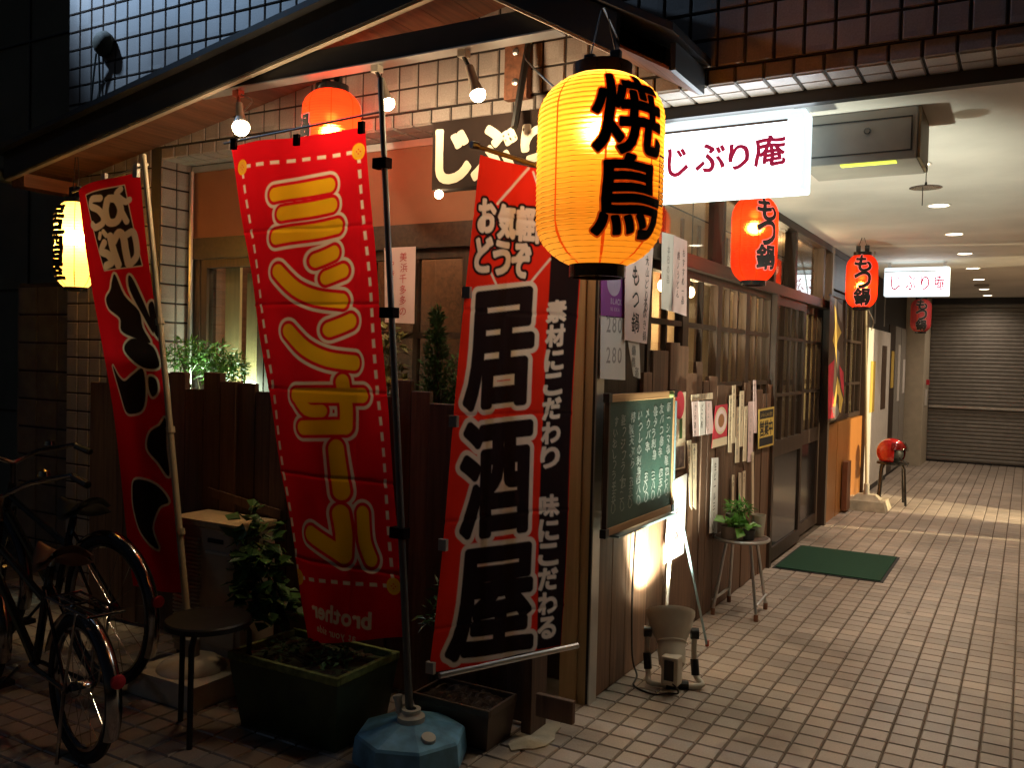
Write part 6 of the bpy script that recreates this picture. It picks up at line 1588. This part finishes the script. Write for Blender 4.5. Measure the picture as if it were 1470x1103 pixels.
# ------------------------------------------------------------------ things farther along
YT = 0.05
q = [at(px, py, 0, YT) for px, py in ((1190, 424), (1209, 430), (1213, 596), (1190, 606))]
sfT = lambda u, v, h: (YT + h + 0.012 * math.sin(9 * u + 4 * v), u, v)
tp = thing('cloth_hanging', (YT, q[0].y, 1.0), 'patterned red and yellow cloth hanging beside the sliding door', 'cloth')
Pt = Print(sfT); n = 20
pts = [uv(q, i / 6, j / n) for j in range(n + 1) for i in range(7)]
Pt.tri(pts, [(j * 7 + i, j * 7 + i + 1, (j + 1) * 7 + i + 1, (j + 1) * 7 + i) for j in range(n) for i in range(6)], 0); Pt.build('cloth', 'brown_pot', tp)
for m_, pl_ in (('red_ink', [(0.0, 0.55), (0.25, 0.5), (0.2, 0.75), (0.3, 0.98), (0.02, 0.98)]), ('red_ink', [(0.75, 0.55), (0.98, 0.62), (0.98, 0.84), (0.85, 0.75)]), ('yellow', [(0.3, 0.05), (0.55, 0.08), (0.7, 0.2), (0.9, 0.28), (0.6, 0.38), (0.45, 0.5), (0.5, 0.6), (0.3, 0.42), (0.15, 0.35), (0.35, 0.22)]), ('yellow', [(0.45, 0.64), (0.7, 0.7), (0.95, 0.86), (0.8, 0.97), (0.55, 0.95), (0.62, 0.82), (0.4, 0.78), (0.3, 0.9), (0.2, 0.88)]), ('grey_unit', [(0.55, 0.4), (0.8, 0.45), (0.7, 0.56), (0.55, 0.66), (0.5, 0.55)]), ('grey_unit', [(0.7, 0.02), (0.95, 0.05), (0.9, 0.2), (0.75, 0.14)]), ('grey_unit', [(0.12, 0.9), (0.4, 0.86), (0.55, 0.96), (0.3, 1.0)])):
    Pt = Print(sfT); Pt.poly([uv(q, *p) for p in pl_], 0.002); Pt.build('pattern', m_, tp)
MB().path([Vector((YT, q[0].y - 0.03, q[0].z + 0.005)), Vector((YT, q[1].y + 0.05, q[1].z + 0.005))], 0.008, 8).build('rod', 'dark_wood_h', tp)
wb = thing('pole_base', (0.18, 6.45, 0), 'cream concrete block base holding a bare pole beside the stool', 'pole base')
MB().frustum((-0.03, 6.22, 0.40, 6.68), 0.0, (-0.01, 6.25, 0.37, 6.65), 0.10).build('block', 'concrete', wb)
MB().frustum((0.05, 6.30, 0.32, 6.58), 0.1005, (0.09, 6.36, 0.27, 6.52), 0.15).build('hump', 'concrete', wb)
MB().lathe([(0.03, 0.15), (0.028, 0.26)], (0.18, 6.44, 0), n=14).build('socket', 'white_plastic', wb, True)
tpz = at(1243, 444, 1, 6.44)
MB().path([(0.18, 6.44, 0.15), (0.18 * 0.6 + tpz.x * 0.4, 6.44, 0.9), (tpz.x, 6.44, tpz.z)], 0.013, 8).build('pole', 'bamboo', wb)
stl = stool('round_stool', (0.36, 6.98), 0.165, at(1270, 662, 1, 6.98).z, 'black stool with a red helmet on it beside the white panel', 'black_gloss', 'black_gloss', 4, 1.12, 0.013)
bpy.data.objects['round_stool.001'].location.z = 0
hz = at(1270, 662, 1, 6.98).z + 0.004
hm = thing('helmet', (0.35, 6.95, hz), 'glossy red open face helmet with clear visor on the far stool', 'helmet')
bm = bmesh.new(); bmesh.ops.create_uvsphere(bm, u_segments=40, v_segments=24, radius=1)
dele = []
for v in bm.verts:
    if v.co.z < -0.62: v.co.z = -0.62 - (v.co.z + 0.62) * 0.05
for f in list(bm.faces):
    c_ = f.calc_center_median()
    if (c_.x > 0.52 and -0.58 < c_.z < 0.35 - 0.1 * abs(c_.y)) or c_.z < -0.60: dele.append(f)
bmesh.ops.delete(bm, geom=dele, context='FACES')
tfm = Matrix.Translation((0.35, 6.95, hz + 0.098)) @ Matrix.Rotation(math.radians(-25), 4, 'Z') @ Matrix.Diagonal((0.165, 0.135, 0.155, 1))
MB().from_bm(bm, tfm).build('shell', 'red_gloss', hm, True)
MB().ball((0.345, 6.95, hz + 0.09), 0.117, 20, (1.1, 0.95, 0.95)).build('lining', 'black', hm, True)
vs_, fs_ = [], []
for j in range(7):
    for i in range(17):
        az_, el_ = math.radians(-65 + 130 * i / 16), math.radians(38 - 34 * j / 6)
        vs_.append(tfm @ Vector((math.cos(el_) * math.cos(az_) * 1.08, math.cos(el_) * math.sin(az_) * 1.06, math.sin(el_) * 1.06 + 0.1)))
for j in range(6):
    for i in range(16): fs_.append((j * 17 + i, j * 17 + i + 1, (j + 1) * 17 + i + 1, (j + 1) * 17 + i))
MB().add(vs_, fs_).build('visor', 'visor', hm, True)
MB().path([(0.44, 6.87, hz + 0.05), (0.50, 6.83, hz + 0.012), (0.53, 6.80, hz - 0.02)], 0.008, 6).build('strap', 'black', hm)
lb3 = MB().box((0.0, 5.95, 0.12), (0.05, 6.16, 0.62), 0.004).build('leaning_board', 'brown_leather'); tag(lb3, 'brown board leaning on the orange panelling behind the pole', 'board')
lb3.location = (0.012, 0.02, -0.1)
# white cable dropping beside the far lantern
cp = [(0.30, 5.6, CEIL), (0.25, 5.7, 2.3), (0.24, 5.75, 2.05), (0.28, 5.8, 1.93), (0.05, 7.3, 1.9)]
tag(MB().path([Vector(v) for v in curve3(cp)], 0.006, 6).build('hanging_cable', 'white_cable'), 'white cable drooping from the ceiling behind the far red lantern', 'cable')
pw = at(770, 95, 1, -0.06); cl = at(838, 108, 1, LY)
cp = [(pw.x - 0.05, -0.06, pw.z + 0.09), (pw.x + 0.06, -0.25, pw.z - 0.04), (cl.x - 0.1, LY + 0.1, cl.z - 0.03), (cl.x + 0.05, LY, cl.z + 0.04)]
tag(MB().path([Vector(v) for v in curve3(cp)], 0.004, 6).build('lantern_cable', 'cable'), 'black cable looping from the hanger board to the big lantern', 'cable')
